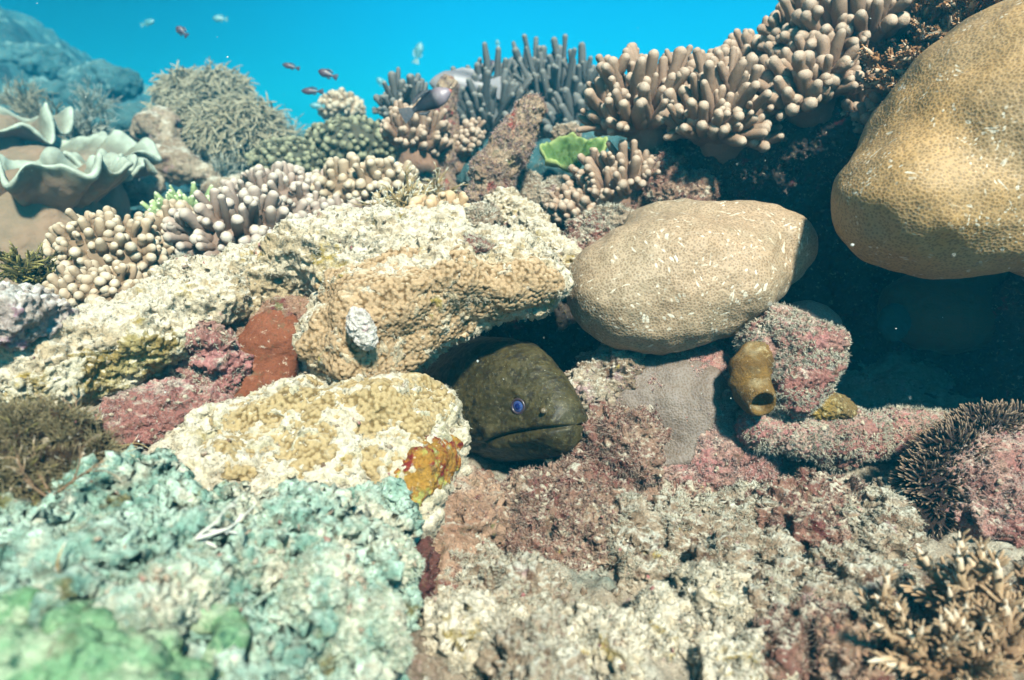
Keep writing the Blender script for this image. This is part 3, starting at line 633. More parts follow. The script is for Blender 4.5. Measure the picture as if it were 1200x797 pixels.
# reef wall behind the overhang; unseen blobs at right added to block light
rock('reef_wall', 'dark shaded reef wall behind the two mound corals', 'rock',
     [B(880,250,1.62,120,70,.14), B(1000,330,1.62,130,80,.14), B(1130,420,1.62,160,90,.14), B(950,430,1.60,110,70,.12), B(780,235,1.60,60,45,.1), B(1250,300,1.6,140,120,.16), B(820,330,1.62,110,70,.12), B(700,380,1.60,80,90,.12), B(1150,500,1.5,140,50,.12), B(1400,420,1.45,160,160,.25), B(1480,480,1.1,150,160,.22), B(1420,560,.95,110,60,.14), B(1330,180,1.45,150,120,.2), B(1100,500,1.45,120,40,.1), B(1240,430,1.32,70,70,.1), B(625,395,1.38,80,55,.08), B(1260,345,1.25,80,50,.1), B(690,420,1.40,60,60,.08)], M['shade_dark_rock'],  # a few inner blobs added to keep the hollows dark
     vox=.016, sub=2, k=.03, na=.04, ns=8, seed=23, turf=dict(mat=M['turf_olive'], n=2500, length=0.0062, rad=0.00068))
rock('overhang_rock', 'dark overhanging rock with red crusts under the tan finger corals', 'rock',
     [B(880,190,1.50,75,32,.14,12), B(960,165,1.46,75,42,.14,10), B(1040,120,1.44,85,60,.16), B(1120,90,1.44,100,60,.16), B(830,205,1.52,45,26,.1), B(795,200,1.50,36,34,.06)], M['shade_dark_rock'], vox=.012, k=.02, na=.03, ns=12, seed=24,
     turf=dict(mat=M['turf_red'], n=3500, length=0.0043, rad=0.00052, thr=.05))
rock('column_base', 'pink brown crusted rock holding up the finger coral stalk', 'rock', [B(775,212,1.47,34,38,.07), B(800,235,1.46,44,26,.07), B(745,235,1.48,36,22,.06)], M['red_rock'], vox=.010, seed=25, na=.014, ns=16, turf=dict(mat=M['turf_red'], n=2200, length=0.0043, rad=0.00052, thr=-.2))
for i, (px, py, d, rx, ry, mat, lab) in enumerate([(695,275,1.34,22,24,'red_rock','small pink knobbed rock standing left of the mound coral crest'), (668,300,1.30,30,20,'red_rock','brown rounded rock between the ledge end and the mound coral'),
        (720,262,1.40,30,16,'grey_rock','grey crusted rock behind the crest of the mound coral'), (640,235,1.6,34,26,'grey_rock','teal grey boulder behind the slanting rock plank'), (610,225,1.65,26,34,'grey_rock','pale teal boulder leaning on the brown stump'),
        (553,258,1.27,24,13,'grey_rock','small grey rock at the foot of the slanting brown stump')]):
    rock('small_rock', lab, 'rock', [B(px,py,d,rx,ry,.04), B(px+rx*.5,py+ry*.5,d,rx*.6,ry*.7,.035), B(px-rx*.4,py+ry*.6,d,rx*.6,ry*.6,.035)], M[mat], vox=.009, seed=70+i, na=.012, ns=20, k=.012, turf=dict(mat=M['turf_pale'], n=700, length=0.0043, rad=0.00052), group='small rocks behind the ledge')
rock('rock_plank', 'long pale slanting rock plank behind the ledge', 'rock', [C((590,246,1.34), (664,312,1.15), 22, 25)], M['ledge'], vox=.009, seed=26, na=.010, ns=14)
rock('dead_branch', 'thin grey dead branch slanting up behind the rock plank', 'dead coral', [C((628,280,1.50), (690,240,1.55), 11, 9)], M['grey_rock'], vox=.008, seed=27, na=.006, ns=20)
STUMP = [('fbm', 16, .005, 1), ('ridge', 34, .005, 2), ('lump', 60, .006, 3), ('fbm', 140, .003, 4), ('pit', 50, .006, 5)]
rock('rock_stump', 'slanting brown dead coral stump with a broken top', 'dead coral', [C((572,230,1.48), (597,174,1.48), 20, 19), C((597,174,1.48), (622,128,1.48), 21, 16), B(566,200,1.46,18,20,.03), B(578,236,1.48,28,10,.04)], M['column'], vox=.009, seed=28, na=.006, ns=14, k=.01, ops=STUMP,
     turf=dict(mat=M['turf_pink'], n=1800, length=0.0043, rad=0.00052, thr=-.2))
rock('rock_stump', 'upright pinkish dead coral stump behind the dark fish', 'dead coral', [C((512,215,1.85), (524,102,1.85), 22, 11), B(520,150,1.85,17,46,.04), B(505,230,1.8,32,26,.06)], M['column'], vox=.010, seed=29, na=.010, ns=14, k=.012, ops=STUMP,
     turf=dict(mat=M['turf_pink'], n=2000, length=0.0050, rad=0.00060, thr=-.2))
# rubble on the floor at lower right: each rock its own
RUB = [(560,745,.68,44,30,'pale'),(610,700,.74,34,22,'grey'),(545,690,.80,30,22,'grey'),(690,770,.64,60,28,'pale'),(640,790,.60,44,22,'grey'),(800,640,.88,46,30,'grey'),(870,620,.92,40,26,'grey'),(925,615,.92,38,32,'red'),(880,670,.82,48,30,'grey'),
       (955,640,.88,40,28,'red'),(1010,640,.88,50,30,'grey'),(830,720,.74,46,28,'pale'),(905,730,.74,50,32,'grey'),(985,700,.78,54,34,'grey'),(940,775,.66,60,30,'red'),(850,785,.64,50,24,'pale'),(770,750,.70,36,22,'pale'),(1030,745,.74,44,28,'brown'),
       (990,600,1.0,44,18,'red'),(1050,610,.95,36,22,'grey'),(760,595,1.02,46,16,'red'),(1010,790,.64,46,22,'brown')]
LAB = ['pale lumpy rock at the bottom edge right of the brown rock','small grey rock below the tufted red rock','grey rubble lump against the right side of the brown rock','broad whitish rock at the bottom edge centre','grey stone at the very bottom left of centre',
       'grey green lump right of the pale upright rock','grey crusted rubble below the tall pink rock','reddish upright rubble lump below the dead branch','grey tufted rock in the middle of the rubble field','reddish rock left of the tufted tan boulder in the rubble',
       'tan tufted boulder in front of the spiny starfish','white flat rubble right of the pale sand','grey mound in the middle of the lower rubble','large grey rock left of the branching coral','dark reddish rubble at the bottom edge beside the branching coral',
       'whitish rubble at the bottom edge, lower right of the sand','small white stone right of the sand patch','brown stone directly behind the branching coral','flat reddish rubble under the dead branch','grey stone at the foot of the spiny starfish','low reddish rubble at the foot of the tall pink rock','brown rubble at the bottom edge under the branching coral']
for i, (px, py, d, rx, ry, kd) in enumerate(RUB):
    r2 = np.random.default_rng(200+i); mat = {'pale':'ledge','grey':'grey_rock','red':'red_rock','brown':'brown_rock'}[kd]
    py -= 8; bl = [B(px,py,d,rx,ry,.045)]+[B(px+r2.uniform(-.8,.8)*rx, py+r2.uniform(-.5,.7)*ry, d+r2.uniform(-.03,.03), rx*r2.uniform(.35,.65), ry*r2.uniform(.4,.8), .03, r2.uniform(-40,40)) for _ in range(4)]
    rock('rubble_rock', LAB[i], 'rock', bl, M[mat], vox=.0085, seed=100+i, na=.016, ns=20, k=.009, group='rubble rocks on the seabed', ops=[('ridge', 26, .018, 1), ('lump', 50, .007, 3), ('lump', 110, .003, 4), ('pit', 40, .012, 6)],
         turf=dict(mat=M['turf_pale' if kd in ('pale','grey') else 'turf_red'], n=1600, length=0.0037, rad=0.00045, thr=-.15))
add_turf(sb, sbV, sbF, M['turf_pale'], n=9000, length=0.0031, rad=0.00045, seed=5, thr=.0, region=lambda c, n: (c[:, 1] < 1.35) & (np.abs(c[:, 0]) < .8))
sb.children[0]['kind'] = 'stuff'

# coral gravel: countless small fragments strewn between the rocks
def gravel():
    rng = np.random.default_rng(77); a = np.linalg.norm(np.cross(sbV[sbF[:, 2]]-sbV[sbF[:, 0]], sbV[sbF[:, 3]]-sbV[sbF[:, 1]]), axis=1); c = sbV[sbF].mean(1)
    a = a*((c[:, 1] < 1.45) & (np.abs(c[:, 0]) < 1.0) & (c[:, 1] > .3)); n = 2200; f = rng.choice(len(sbF), n, p=a/a.sum()); p = c[f]
    Vi, Fi = surfnet(lambda P: np.linalg.norm(P, axis=1)-1, np.full(3, -1.7), np.full(3, 1.7), .55)
    sc = .0016+.0058*rng.random((n, 1, 1))**2.5; st = rng.uniform(.45, 1.5, (n, 1, 3)); Q, _ = np.linalg.qr(rng.normal(size=(n, 3, 3)))
    V = np.einsum('nij,nvj->nvi', Q, Vi[None]*st*(1+.25*rng.normal(size=(n, len(Vi), 1))))*sc+p[:, None]+np.array([0, 0, .001])
    F = (Fi[None]+np.arange(n)[:, None, None]*len(Vi)).reshape(-1, 4)
    obj('coral_gravel', V.reshape(-1, 3), F, M['grey_rock'], kind='stuff')
gravel()

# ------------------------------------------------------------------ the two mound corals
V, F, ex = blobmesh([B(796,328,1.10,122,74,.115,2), B(892,290,1.13,60,46,.085,6), B(733,350,1.08,60,52,.085,-20), B(815,264,1.17,84,30,.085), B(832,350,1.09,52,42,.075,25), B(775,378,1.08,66,32,.07)], .010, 2, .012, .004, 9, 40, [('fbm', 8, .010, 1), ('fbm', 24, .0025, 2)], 2)
obj('mound_coral', V, F, M['porites'], 'smooth tan dome coral with white scratches right above the eel', 'coral')
V, F, ex = blobmesh([B(1165,160,1.0,122,104,.21,14), B(1245,125,1.0,155,135,.22), B(1098,262,.95,60,42,.08), B(1040,232,.97,50,46,.09,38), B(1185,258,.96,84,48,.11,12), B(1310,220,1.0,130,110,.18), B(1098,150,1.01,60,48,.11,42), B(1430,260,.98,150,90,.18)], .013, 2, .030, .005, 7, 41, [('fbm', 6, .012, 1), ('fbm', 20, .0018, 2)], 3)  # blobs past the right edge extend the boulder unseen to shade the cave
obj('boulder_coral', V, F, M['porites_big'], 'large smooth golden brown boulder coral at the upper right edge', 'coral')
V, F, ex = blobmesh([B(948,380,1.10,38,26,.04), B(930,385,1.09,22,20,.03)], .007, 2, .01, .002, 18, 43, [('fbm', 20, .003, 1)])
obj('grey_coral', V, F, M['grey_coral'], 'small grey dome coral behind the white topped pink rock', 'coral')
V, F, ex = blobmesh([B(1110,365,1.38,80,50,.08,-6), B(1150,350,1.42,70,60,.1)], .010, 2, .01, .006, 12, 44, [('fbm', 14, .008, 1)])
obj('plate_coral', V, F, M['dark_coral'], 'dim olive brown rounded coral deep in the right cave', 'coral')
V, F, ex = blobmesh([B(1048,378,1.32,20,24,.015,-8)], .006, 2, .006, .003, 20, 45, [('fbm', 24, .003, 1)])
obj('leaf_sponge', V, F, m_rock('teal_leaf', (.02,.07,.07), (.03,.085,.08), (), None, .15, grain=.001, seed=45), 'small teal leaf shaped sponge in the right cave', 'sponge')

# tube sponge
def tube_sponge():
    pts = np.array([W(918,426,1.04), W(893,418,1.02), W(879,436,1.0), W(882,458,.985), W(893,472,.955)])
    t = np.linspace(0, 4, 46); ti = np.minimum(t.astype(int), 3); f = (t-ti)[:, None]
    def cr(i, f):
        p = [pts[np.clip(i+k, 0, 4)] for k in (-1, 0, 1, 2)]
        return .5*(2*p[1]+(p[2]-p[0])*f+(2*p[0]-5*p[1]+4*p[2]-p[3])*f**2+(3*p[1]-p[0]-3*p[2]+p[3])*f**3)
    P = cr(ti, f); r = np.interp(t, [0, .6, 1.5, 2.6, 3.6, 4], [.013, .023, .029, .029, .026, .021])
    d = nrm(P[-1]-P[-3]); end = P[-1]; V, F, _ = tubes(P[None], r[None], 40); m = len(P)*40
    a = nrm(V[m-40:m]-end); lip = np.concatenate([end+d*h+a*q for h, q in ((.002, .0205), (.0025, .0185), (.001, .0160), (-.006, .0150), (-.014, .0148), (-.020, .0120), (-.022, .001))])
    V = np.concatenate([V, lip]); jj = np.arange(40)
    F = np.concatenate([F]+[np.stack([m-40+q*40+jj, m-40+q*40+(jj+1) % 40, m+q*40+(jj+1) % 40, m+q*40+jj], 1) for q in range(7)])
    N = normals(V, F); V = V+N*((.006*fbm(V, 26, 3, 5)+.002*fbm(V, 90, 3, 6))*np.clip(np.linalg.norm(V-end, axis=1)/.05-.25, .12, 1))[:, None]
    obj('tube_sponge', V, F, M['sponge'], 'mustard brown curved tube sponge with an open end', 'sponge')
tube_sponge()

# ------------------------------------------------------------------ finger corals
def cap_points(c, ax, rad, n, seed, lo=-.15):
    """points and normals spread over the upper part of an ellipsoid (axes ax: right, up, back)"""
    i = np.arange(n)+.5; z = 1-(1-lo)*i/n; ph = i*2.399963+seed
    q = np.stack([np.sqrt(1-z*z)*np.cos(ph), z, np.sqrt(1-z*z)*np.sin(ph)], 1)
    q += np.random.default_rng(seed).normal(size=q.shape)*.06; q = nrm(q)
    P = c+(q*rad)@ax; N = nrm((q/rad)@ax); return P, N, q
AX = np.stack([R_, np.array([0, 0, 1.]), np.array([0, 1., 0])])
def finger_coral(name, label, cat, px, py, d, rx, ry, rz, n, L, rad, mat, seed, stalk=None, tilt=0, group=None, lo=-.15, upw=.75, club=.0, taper=.85, base_mat=None, bend=.16, rimf=.6, jit=.2, seg=9, lean=(0, 0, 0)):
    """px py d: centre of the base dome; rx ry px, rz m; n fingers of length L px and radius rad px"""
    k = mpx(d); c = W(px, py, d); a = math.radians(tilt)
    ax = np.stack([math.cos(a)*AX[0]+math.sin(a)*AX[1], -math.sin(a)*AX[0]+math.cos(a)*AX[1], AX[2]])
    r = np.array([rx*k, ry*k, rz]); P, N, q = cap_points(c, ax, r, n, seed, lo)
    rng = np.random.default_rng(seed); D = nrm(N+upw*ax[1]+rng.normal(size=N.shape)*jit+np.array(lean))
    ln = L*k*(rimf+(1-rimf)*np.clip(q[:, 1], 0, 1))*rng.uniform(.6, 1.3, n); rd = rad*k*rng.uniform(.72, 1.3, n)
    nf = int(n*.25); ch = rng.choice(n, nf, replace=False); o = nrm(np.cross(D[ch], rng.normal(size=(nf, 3))))
    P = np.concatenate([P, P[ch]+D[ch]*(ln[ch]*rng.uniform(.25, .55, nf))[:, None]]); D = np.concatenate([D, nrm(D[ch]+o*.75)])
    ln = np.concatenate([ln, ln[ch]*.55]); rd = np.concatenate([rd, rd[ch]*.85])
    V, F, t = fingers(P-D*rd[:, None]*.5, D, ln, rd, seg, bend, taper, seed, club)
    Nn = normals(V, F); V = V+Nn*(.12*rad*k*fbm(V, .45/(rad*k), 2, seed)+.07*rad*k*fbm(V, 1.3/(rad*k), 2, seed+1))[:, None]
    Vd, Fd, _ = blobmesh([(c, ax, r)], min(r)/4 if min(r) > .02 else .006, 1, .006, .0, 9, seed, [('fbm', .5/(rad*k), rad*k*.35, seed)])
    low = c-np.array([0, 0, 1])*r[1]
    if stalk:
        th = thing(name, low if not stalk else W(*stalk[-1][:3]), label, cat, group)
        child('finger_crown', *join([(V, F), (Vd, Fd)]), M[mat], th, attrs={'tip': np.concatenate([t, np.full(len(Vd), .15)])})
        Vs, Fs, _ = blobmesh([C((s0[0], s0[1], s0[2]), (s1[0], s1[1], s1[2]), s0[3], s1[3]) for s0, s1 in zip(stalk[:-1], stalk[1:])], .008, 1, .012, .004, 16, seed, [('fbm', 20, .004, seed)])
        child('stalk', Vs, Fs, M['leather_stalk'], th)
        return th
    return obj(name, *join([(V, F), (Vd, Fd)]), M[mat], label, cat, group, attrs={'tip': np.concatenate([t, np.full(len(Vd), .12)])})
G1 = 'tan finger leather corals on the overhang'
finger_coral('finger_leather_coral', 'fan shaped tan finger coral on a bare stalk, leftmost on the overhang', 'coral', 758,140,1.45, 46,20,.07, 181, 59,6.1, 'leather', 1, [(758,150,1.45,26),(760,178,1.46,14),(762,205,1.47,10)], tilt=8, group=G1, lo=-.35)
finger_coral('finger_leather_coral', 'tan finger coral with drooping rim, above the dark overhang gap', 'coral', 842,150,1.38, 44,24,.07, 202, 56,6.5, 'leather', 2, [(845,160,1.39,28),(862,180,1.42,18),(880,190,1.46,16)], tilt=-6, group=G1, lo=-.5)
finger_coral('finger_leather_coral', 'highest tan finger coral touching the top edge left of the brown branches', 'coral', 985,48,1.36, 62,32,.09, 234, 52,7.2, 'leather', 3, [(985,60,1.37,34),(1000,90,1.40,26),(1010,120,1.44,24)], tilt=20, group=G1, lo=-.3)
finger_coral('finger_leather_coral', 'tan finger coral with thick fingers below the highest one', 'coral', 942,108,1.33, 44,24,.07, 149, 44,7.6, 'leather', 4, [(945,118,1.34,30),(965,140,1.40,24),(985,150,1.44,20)], tilt=22, group=G1, lo=-.5)
finger_coral('finger_leather_coral', 'tan finger coral between the fan shaped one and the thick fingered one, at the back', 'coral', 885,105,1.48, 46,22,.07, 138, 46,6.5, 'leather', 7, [(885,112,1.48,28),(890,140,1.5,22),(900,160,1.5,22)], tilt=15, group=G1, lo=-.2)
finger_coral('finger_leather_coral', 'lower tan finger coral spreading left of the mound coral crest', 'coral', 722,222,1.44, 42,14,.05, 149, 37,5.3, 'leather', 5, [(722,226,1.44,24),(735,238,1.46,20),(748,246,1.47,20)], tilt=24, group=G1, lo=-.35)
finger_coral('finger_leather_coral', 'small tan finger coral lowest on the left of the rock pile', 'coral', 672,248,1.44, 22,10,.03, 71, 24,5.0, 'leather', 6, [(674,252,1.44,14),(680,262,1.44,12)], tilt=24, group=G1, lo=-.3)
finger_coral('finger_leather_coral', 'tan finger coral tucked right of the highest one, under the brown branches', 'coral', 1020,135,1.34, 30,14,.05, 75, 35,6.5, 'leather', 8, [(1022,140,1.35,20),(1035,150,1.40,18)], tilt=30, group=G1, lo=-.3)
finger_coral('finger_leather_coral', 'brown finger coral hugging the left of the upright stump', 'coral', 484,165,1.78, 30,16,.05, 106, 31,5.0, 'leather', 9, [(486,172,1.78,20),(490,196,1.80,22),(496,212,1.82,20)], tilt=-15, lo=-.35)
finger_coral('finger_leather_coral', 'small brown finger coral against the right of the upright stump', 'coral', 545,170,1.85, 10,20,.04, 61, 16,4.3, 'leather', 10, [(543,176,1.86,10),(536,196,1.86,9)], tilt=-30, lo=-.3)
# left field of stubby fingers
G2 = 'stubby finger corals behind the left ledge'
finger_coral('stubby_finger_coral', 'cream stubby finger coral below the folded leather coral', 'coral', 130,305,1.20, 62,44,.07, 192, 21,5.6, 'finger_cream', 11, group=G2, lo=-.5, upw=.35, club=.06)
finger_coral('stubby_finger_coral', 'cream stubby finger coral lowest on the left, against the ledge', 'coral', 122,345,1.10, 58,22,.05, 128, 20,5.9, 'finger_cream', 12, group=G2, lo=-.45, upw=.35, club=.06)
finger_coral('stubby_finger_coral', 'grey cream finger coral with long fingers against the ledge top', 'coral', 285,295,1.30, 66,40,.08, 184, 41,5.9, 'finger_grey', 13, group=G2, lo=-.5, upw=.15, club=.1, lean=(0, -.5, 0))
finger_coral('stubby_finger_coral', 'pinkish stubby finger coral right of the green one', 'coral', 330,240,1.55, 62,26,.08, 176, 23,5.2, 'finger_grey', 14, group=G2, lo=-.4, upw=.35, club=.06)
finger_coral('stubby_finger_coral', 'cream knobby finger coral behind the top of the ledge', 'coral', 430,225,1.55, 64,24,.07, 152, 21,5.6, 'finger_cream', 15, group=G2, lo=-.4, upw=.35, club=.06)
finger_coral('stubby_finger_coral', 'cream stubby finger coral in the middle between green and grey ones', 'coral', 215,285,1.36, 48,30,.06, 136, 22,5.6, 'finger_cream', 16, group=G2, lo=-.5, upw=.35, club=.06)
finger_coral('stubby_finger_coral', 'bright peach knobby finger coral behind the ledge centre', 'coral', 518,262,1.28, 44,18,.05, 96, 21,6.2, 'finger_peach', 17, group=G2, lo=-.4, upw=.25, club=.15)
finger_coral('stubby_finger_coral', 'cream finger coral behind the grey one, under the dark table coral', 'coral', 395,268,1.5, 60,22,.06, 136, 21,5.6, 'finger_grey', 18, group=G2, lo=-.4, upw=.35, club=.06)
finger_coral('pointed_finger_coral', 'pale green coral with pointed fingers in the left field', 'coral', 232,255,1.52, 56,22,.07, 150, 19,4.4, 'finger_green', 19, lo=-.3, upw=.3, club=-.1, taper=.55)
# blue grey finger corals behind
G3 = 'blue grey finger corals behind the stumps'
finger_coral('blue_finger_coral', 'tall blue grey finger coral right of the slanting stump top', 'coral', 655,150,2.45, 44,28,.14, 132, 62,4.7, 'finger_blue', 21, group=G3, lo=-.1, upw=.8, club=-.05, taper=.75, bend=.12)
finger_coral('blue_finger_coral', 'blue grey finger coral between the two stumps', 'coral', 572,150,2.35, 34,28,.12, 110, 52,4.7, 'finger_blue', 22, group=G3, lo=-.1, upw=.8, club=-.05, taper=.75, bend=.12)
finger_coral('blue_finger_coral', 'blue grey finger coral in the dip above the slanting stump', 'coral', 622,120,2.6, 26,18,.1, 66, 50,4.3, 'finger_blue', 23, group=G3, lo=-.1, upw=.9, club=-.05, taper=.75, bend=.12)
finger_coral('blue_finger_coral', 'small blue grey finger coral behind the left of the upright stump', 'coral', 478,140,2.1, 22,24,.08, 66, 30,4.3, 'finger_blue', 24, group=G3, lo=-.1, upw=.5, club=0, taper=.8)
finger_coral('blue_finger_coral', 'teal finger coral low behind the fan shaped coral', 'coral', 690,160,2.2, 40,22,.1, 66, 36,5.0, 'finger_blue', 25, group=G3, lo=-.1, upw=.5, club=0, taper=.8)
# dark knobby corals
G4 = 'dark knobby table corals behind the left field'
finger_coral('knobby_coral', 'dark blue green knobby coral right of centre in the dark pair', 'coral', 412,172,2.15, 52,30,.15, 204, 9,4.5, 'finger_dark', 31, group=G4, lo=-.5, upw=.05, club=.06)
finger_coral('knobby_coral', 'flat topped dark knobby table coral on a short stalk', 'coral', 340,192,2.05, 44,24,.12, 180, 9,4.1, 'finger_dark', 32, [(338,205,2.05,26),(330,225,2.05,10),(318,240,2.05,8)], group=G4, lo=-.3, upw=.05, club=.06)
finger_coral('knobby_coral', 'pale blue stacked knobby coral above the dark pair', 'coral', 400,128,2.9, 24,16,.12, 108, 8,4.1, 'finger_cream', 33, group=G4, lo=-.6, upw=.05, club=.06)

# plate coral (green)
def plate_coral():
    c = W(669,188,1.72); k = mpx(1.78); n, m = 26, 90
    r = np.linspace(0, 1, n)[:, None]; th = np.linspace(0, 2*np.pi, m, endpoint=False)[None]
    rad = 1+.10*np.sin(3*th+1)+.06*np.sin(7*th)
    x = r*rad*np.cos(th)*36*k; y = r*rad*np.sin(th)*30*k
    ax, ay, az = nrm(R_+.1*U_), nrm(.72*U_+.7*F_), nrm(.7*U_-.72*F_)
    h = .03*r**2+.008*np.sin(5*th)*r
    top = c+x[..., None]*ax+y[..., None]*ay+h[..., None]*az
    bot = top-.012*az
    V = np.concatenate([top.reshape(-1, 3), bot.reshape(-1, 3)])
    V[:n*m] += az*(.028*np.clip(.75-worley(V[:n*m], 55, 3), 0, 1)*(1-.4*r.repeat(m, 1).ravel()**4))[:, None]
    i = np.arange(n-1)[:, None]*m; j = np.arange(m)[None]; j2 = (j+1) % m
    T = np.stack([i+j, i+m+j, i+m+j2, i+j2], -1).reshape(-1, 4); Bq = T[:, ::-1]+n*m
    e = (n-1)*m; jj = np.arange(m); Rm = np.stack([e+jj, n*m+e+jj, n*m+e+(jj+1) % m, e+(jj+1) % m], 1)
    obj('plate_coral', V, np.concatenate([T, Bq, Rm]), M['green_plate'], 'round bright green plate coral tilted toward the viewer', 'coral', attrs={'tip': np.tile((r**6).repeat(m, 1).ravel(), 2)})
plate_coral()
rock('dome_coral', 'small pale dome coral resting behind the green plate', 'coral', [B(662,158,1.80,16,12,.03)], M['grey_rock'], vox=.008, seed=81, na=.004, ns=20)

# ------------------------------------------------------------------ branching corals
def branching(name, label, cat, root, d0, dirs, L, r0, mat, seed, levels=3, nb=3, spread=.5, nub=0, group=None, k=6, shrink=.68, grav=0.0, seg=7, nublen=1.0):
    """Acropora-like colony: recursive tapering branches, optionally studded with tiny cups (nub per branch)."""
    rng = np.random.default_rng(seed)
    cur = [(np.array(root)+rng.normal(size=3)*r0*1.2, nrm(np.array(v)), L*rng.uniform(.75, 1.15), r0*rng.uniform(.85, 1.1)) for v in dirs]
    Ps, Rs, ends = [], [], []
    for lev in range(levels):
        nxt = []
        for p, v, l, r in cur:
            b = rng.normal(size=3)*.22*l; b -= v*(b@v); last = lev == levels-1
            s = np.linspace(0, 1, k); P = p+v*(l*s)[:, None]+(b+np.array([0, 0, grav*l]))*(s**2)[:, None]
            Ps.append(P); rr = r*(1-.35*s) if not last else r*np.where(s > .8, np.sqrt(np.clip(1-((s-.8)/.2)**2, .02, 1)), 1)*(1-.3*s); Rs.append(rr); ends.append(last)
            if not last:
                for q in range(nb):
                    f = rng.uniform(.35, 1.0) if q else 1.0; o = rng.normal(size=3); o -= v*(o@v); o = nrm(o)
                    tv = nrm(P[-1]-P[-2]); i = min(int(f*(k-1)), k-1)
                    nxt.append((P[i], nrm(tv+spread*o*rng.uniform(.6, 1.3)), l*shrink*rng.uniform(.8, 1.25), r*(1-.35*f)*.85))
        cur = nxt
    Ps = np.array(Ps); Rs = np.array(Rs); V, F, t = tubes(Ps, Rs, seg, wob=.04, seed=seed)
    lt = np.repeat(np.array(ends, float), k*seg)*t
    parts = [(V, F)]; tips = [lt]
    if nub:
        n = len(Ps); bi = np.repeat(np.arange(n), nub); f = rng.uniform(.12, .98, len(bi)); i = np.minimum((f*(k-1)).astype(int), k-2); w = (f*(k-1)-i)[:, None]
        p = Ps[bi, i]*(1-w)+Ps[bi, i+1]*w; r = Rs[bi, i]; tv = nrm(Ps[bi, i+1]-Ps[bi, i]); o = rng.normal(size=p.shape); o -= tv*(o*tv).sum(1, keepdims=True); o = nrm(o)
        dd = nrm(o+tv*.9); s = np.array([0, .75, 1.0]); ln = (r*1.1+.0012)*nublen*rng.uniform(.6, 1.25, len(bi))
        Pn = p[:, None]+o[:, None]*(r*.7)[:, None, None]+dd[:, None]*(ln[:, None]*s)[:, :, None]
        Rn = (r*.40)[:, None]*np.array([1, .92, .35])[None]
        Vn, Fn, tn_ = tubes(Pn, Rn, 5); parts.append((Vn, Fn)); e = np.array(ends, float)[bi]
        tips.append(np.repeat(.25+.6*e*f, 15)*1.0*(.4+.6*tn_))
    V, F = join(parts)
    return obj(name, V, F, M[mat], label, cat, group, attrs={'tip': np.concatenate(tips)})
def fan(n, seed, up, side, back=0.3, w=1.0):
    rng = np.random.default_rng(seed); a = np.linspace(-w, w, n)+rng.normal(size=n)*.1
    return [np.sin(x)*np.array(side)+np.cos(x)*np.array(up)+rng.normal(size=3)*back for x in a]
branching('branching_coral', 'tan branching coral with white tips in the lower right corner', 'coral', W(1215,815,.62), 0, fan(12, 3, U_*.9-R_*.3, R_, .22, 1.0), .095, .0085, 'acro', 3, 2, 4, .5, 26, seg=9, nublen=1.9, shrink=.62, k=7)
branching('branching_coral', 'smaller tan branching coral at the bottom edge left of the corner one', 'coral', W(1110,815,.60), 0, fan(10, 4, U_*.9-R_*.2, R_, .25, 1.0), .062, .007, 'acro', 4, 2, 4, .55, 22, seg=9, nublen=1.8, shrink=.62, k=7)
G5 = 'brown branching corals above the boulder coral'
for i, (px, py, d, lab) in enumerate([(1078,78,1.20,'brown branching coral leftmost above the boulder coral'), (1128,50,1.17,'brown branching coral in the middle of the row above the boulder'), (1160,14,1.12,'brown branching coral highest in the top right corner'),
        (1062,40,1.28,'brown branching coral behind, beside the highest finger coral'), (1115,10,1.25,'brown branching coral cut by the top edge')]):
    branching('branching_coral', lab, 'coral', W(px+20,py+22,d), 0, fan(12, 30+i, np.array([-.55,-.35,.45]), np.array([.5,-.1,.8]), .3, 1.2), .085, .0095, 'acro_brown', 40+i, 2, 5, .5, 36, group=G5, seg=8, nublen=1.3, shrink=.7)
branching('branching_coral', 'pale yellow branching coral with white tips behind the ledge', 'coral', W(472,258,1.40), 0, fan(16, 50, np.array([0,-.3,1]), np.array([1,0,.1]), .45, 1.25), .05, .0045, 'acro_white', 50, 3, 4, .7, 8)
branching('branching_coral', 'pale branching coral sprig just left of the upright stump foot', 'coral', W(512,232,1.55), 0, fan(7, 51, np.array([0,-.2,1]), np.array([1,0,.1]), .4, .9), .035, .004, 'acro_white', 51, 3, 4, .6, 8)
branching('branching_coral', 'olive yellow branching coral at the left edge below the folded coral', 'coral', W(35,340,1.15), 0, fan(14, 52, np.array([0,-.3,1]), np.array([1,0,.1]), .5, 1.3), .045, .005, 'acro_olive', 52, 3, 4, .7, 8)
G6 = 'pale branching corals on the far left slope'
for i, (px, py, d, s, mat, lab) in enumerate([(100,150,2.5,.16,'tentacle_pale','pale spiky branching coral right above the folded leather coral'), (55,130,2.7,.16,'tentacle','brownish branching coral at left behind the folded coral'), (110,110,3.1,.14,'tentacle_pale','bluish branching coral highest on the left slope'),
        (25,105,3.0,.15,'tentacle','brown green branching coral at the left edge'), (255,200,2.5,.16,'tentacle_pale','bluish spiky coral left of the bushy soft coral base'), (195,230,2.2,.10,'tentacle_pale','bluish spiky coral in the gully behind the field'), (335,150,3.2,.18,'tentacle_pale','blue spiky coral right of the bushy soft corals')]):
    branching('spiky_coral', lab, 'coral', W(px,py+25,d), 0, fan(18, 60+i, np.array([0,-.25,1]), np.array([1,0,0]), .5, 1.3), s*.52, s*.028, mat, 60+i, 3, 4, .6, 0, group=G6, seg=5)
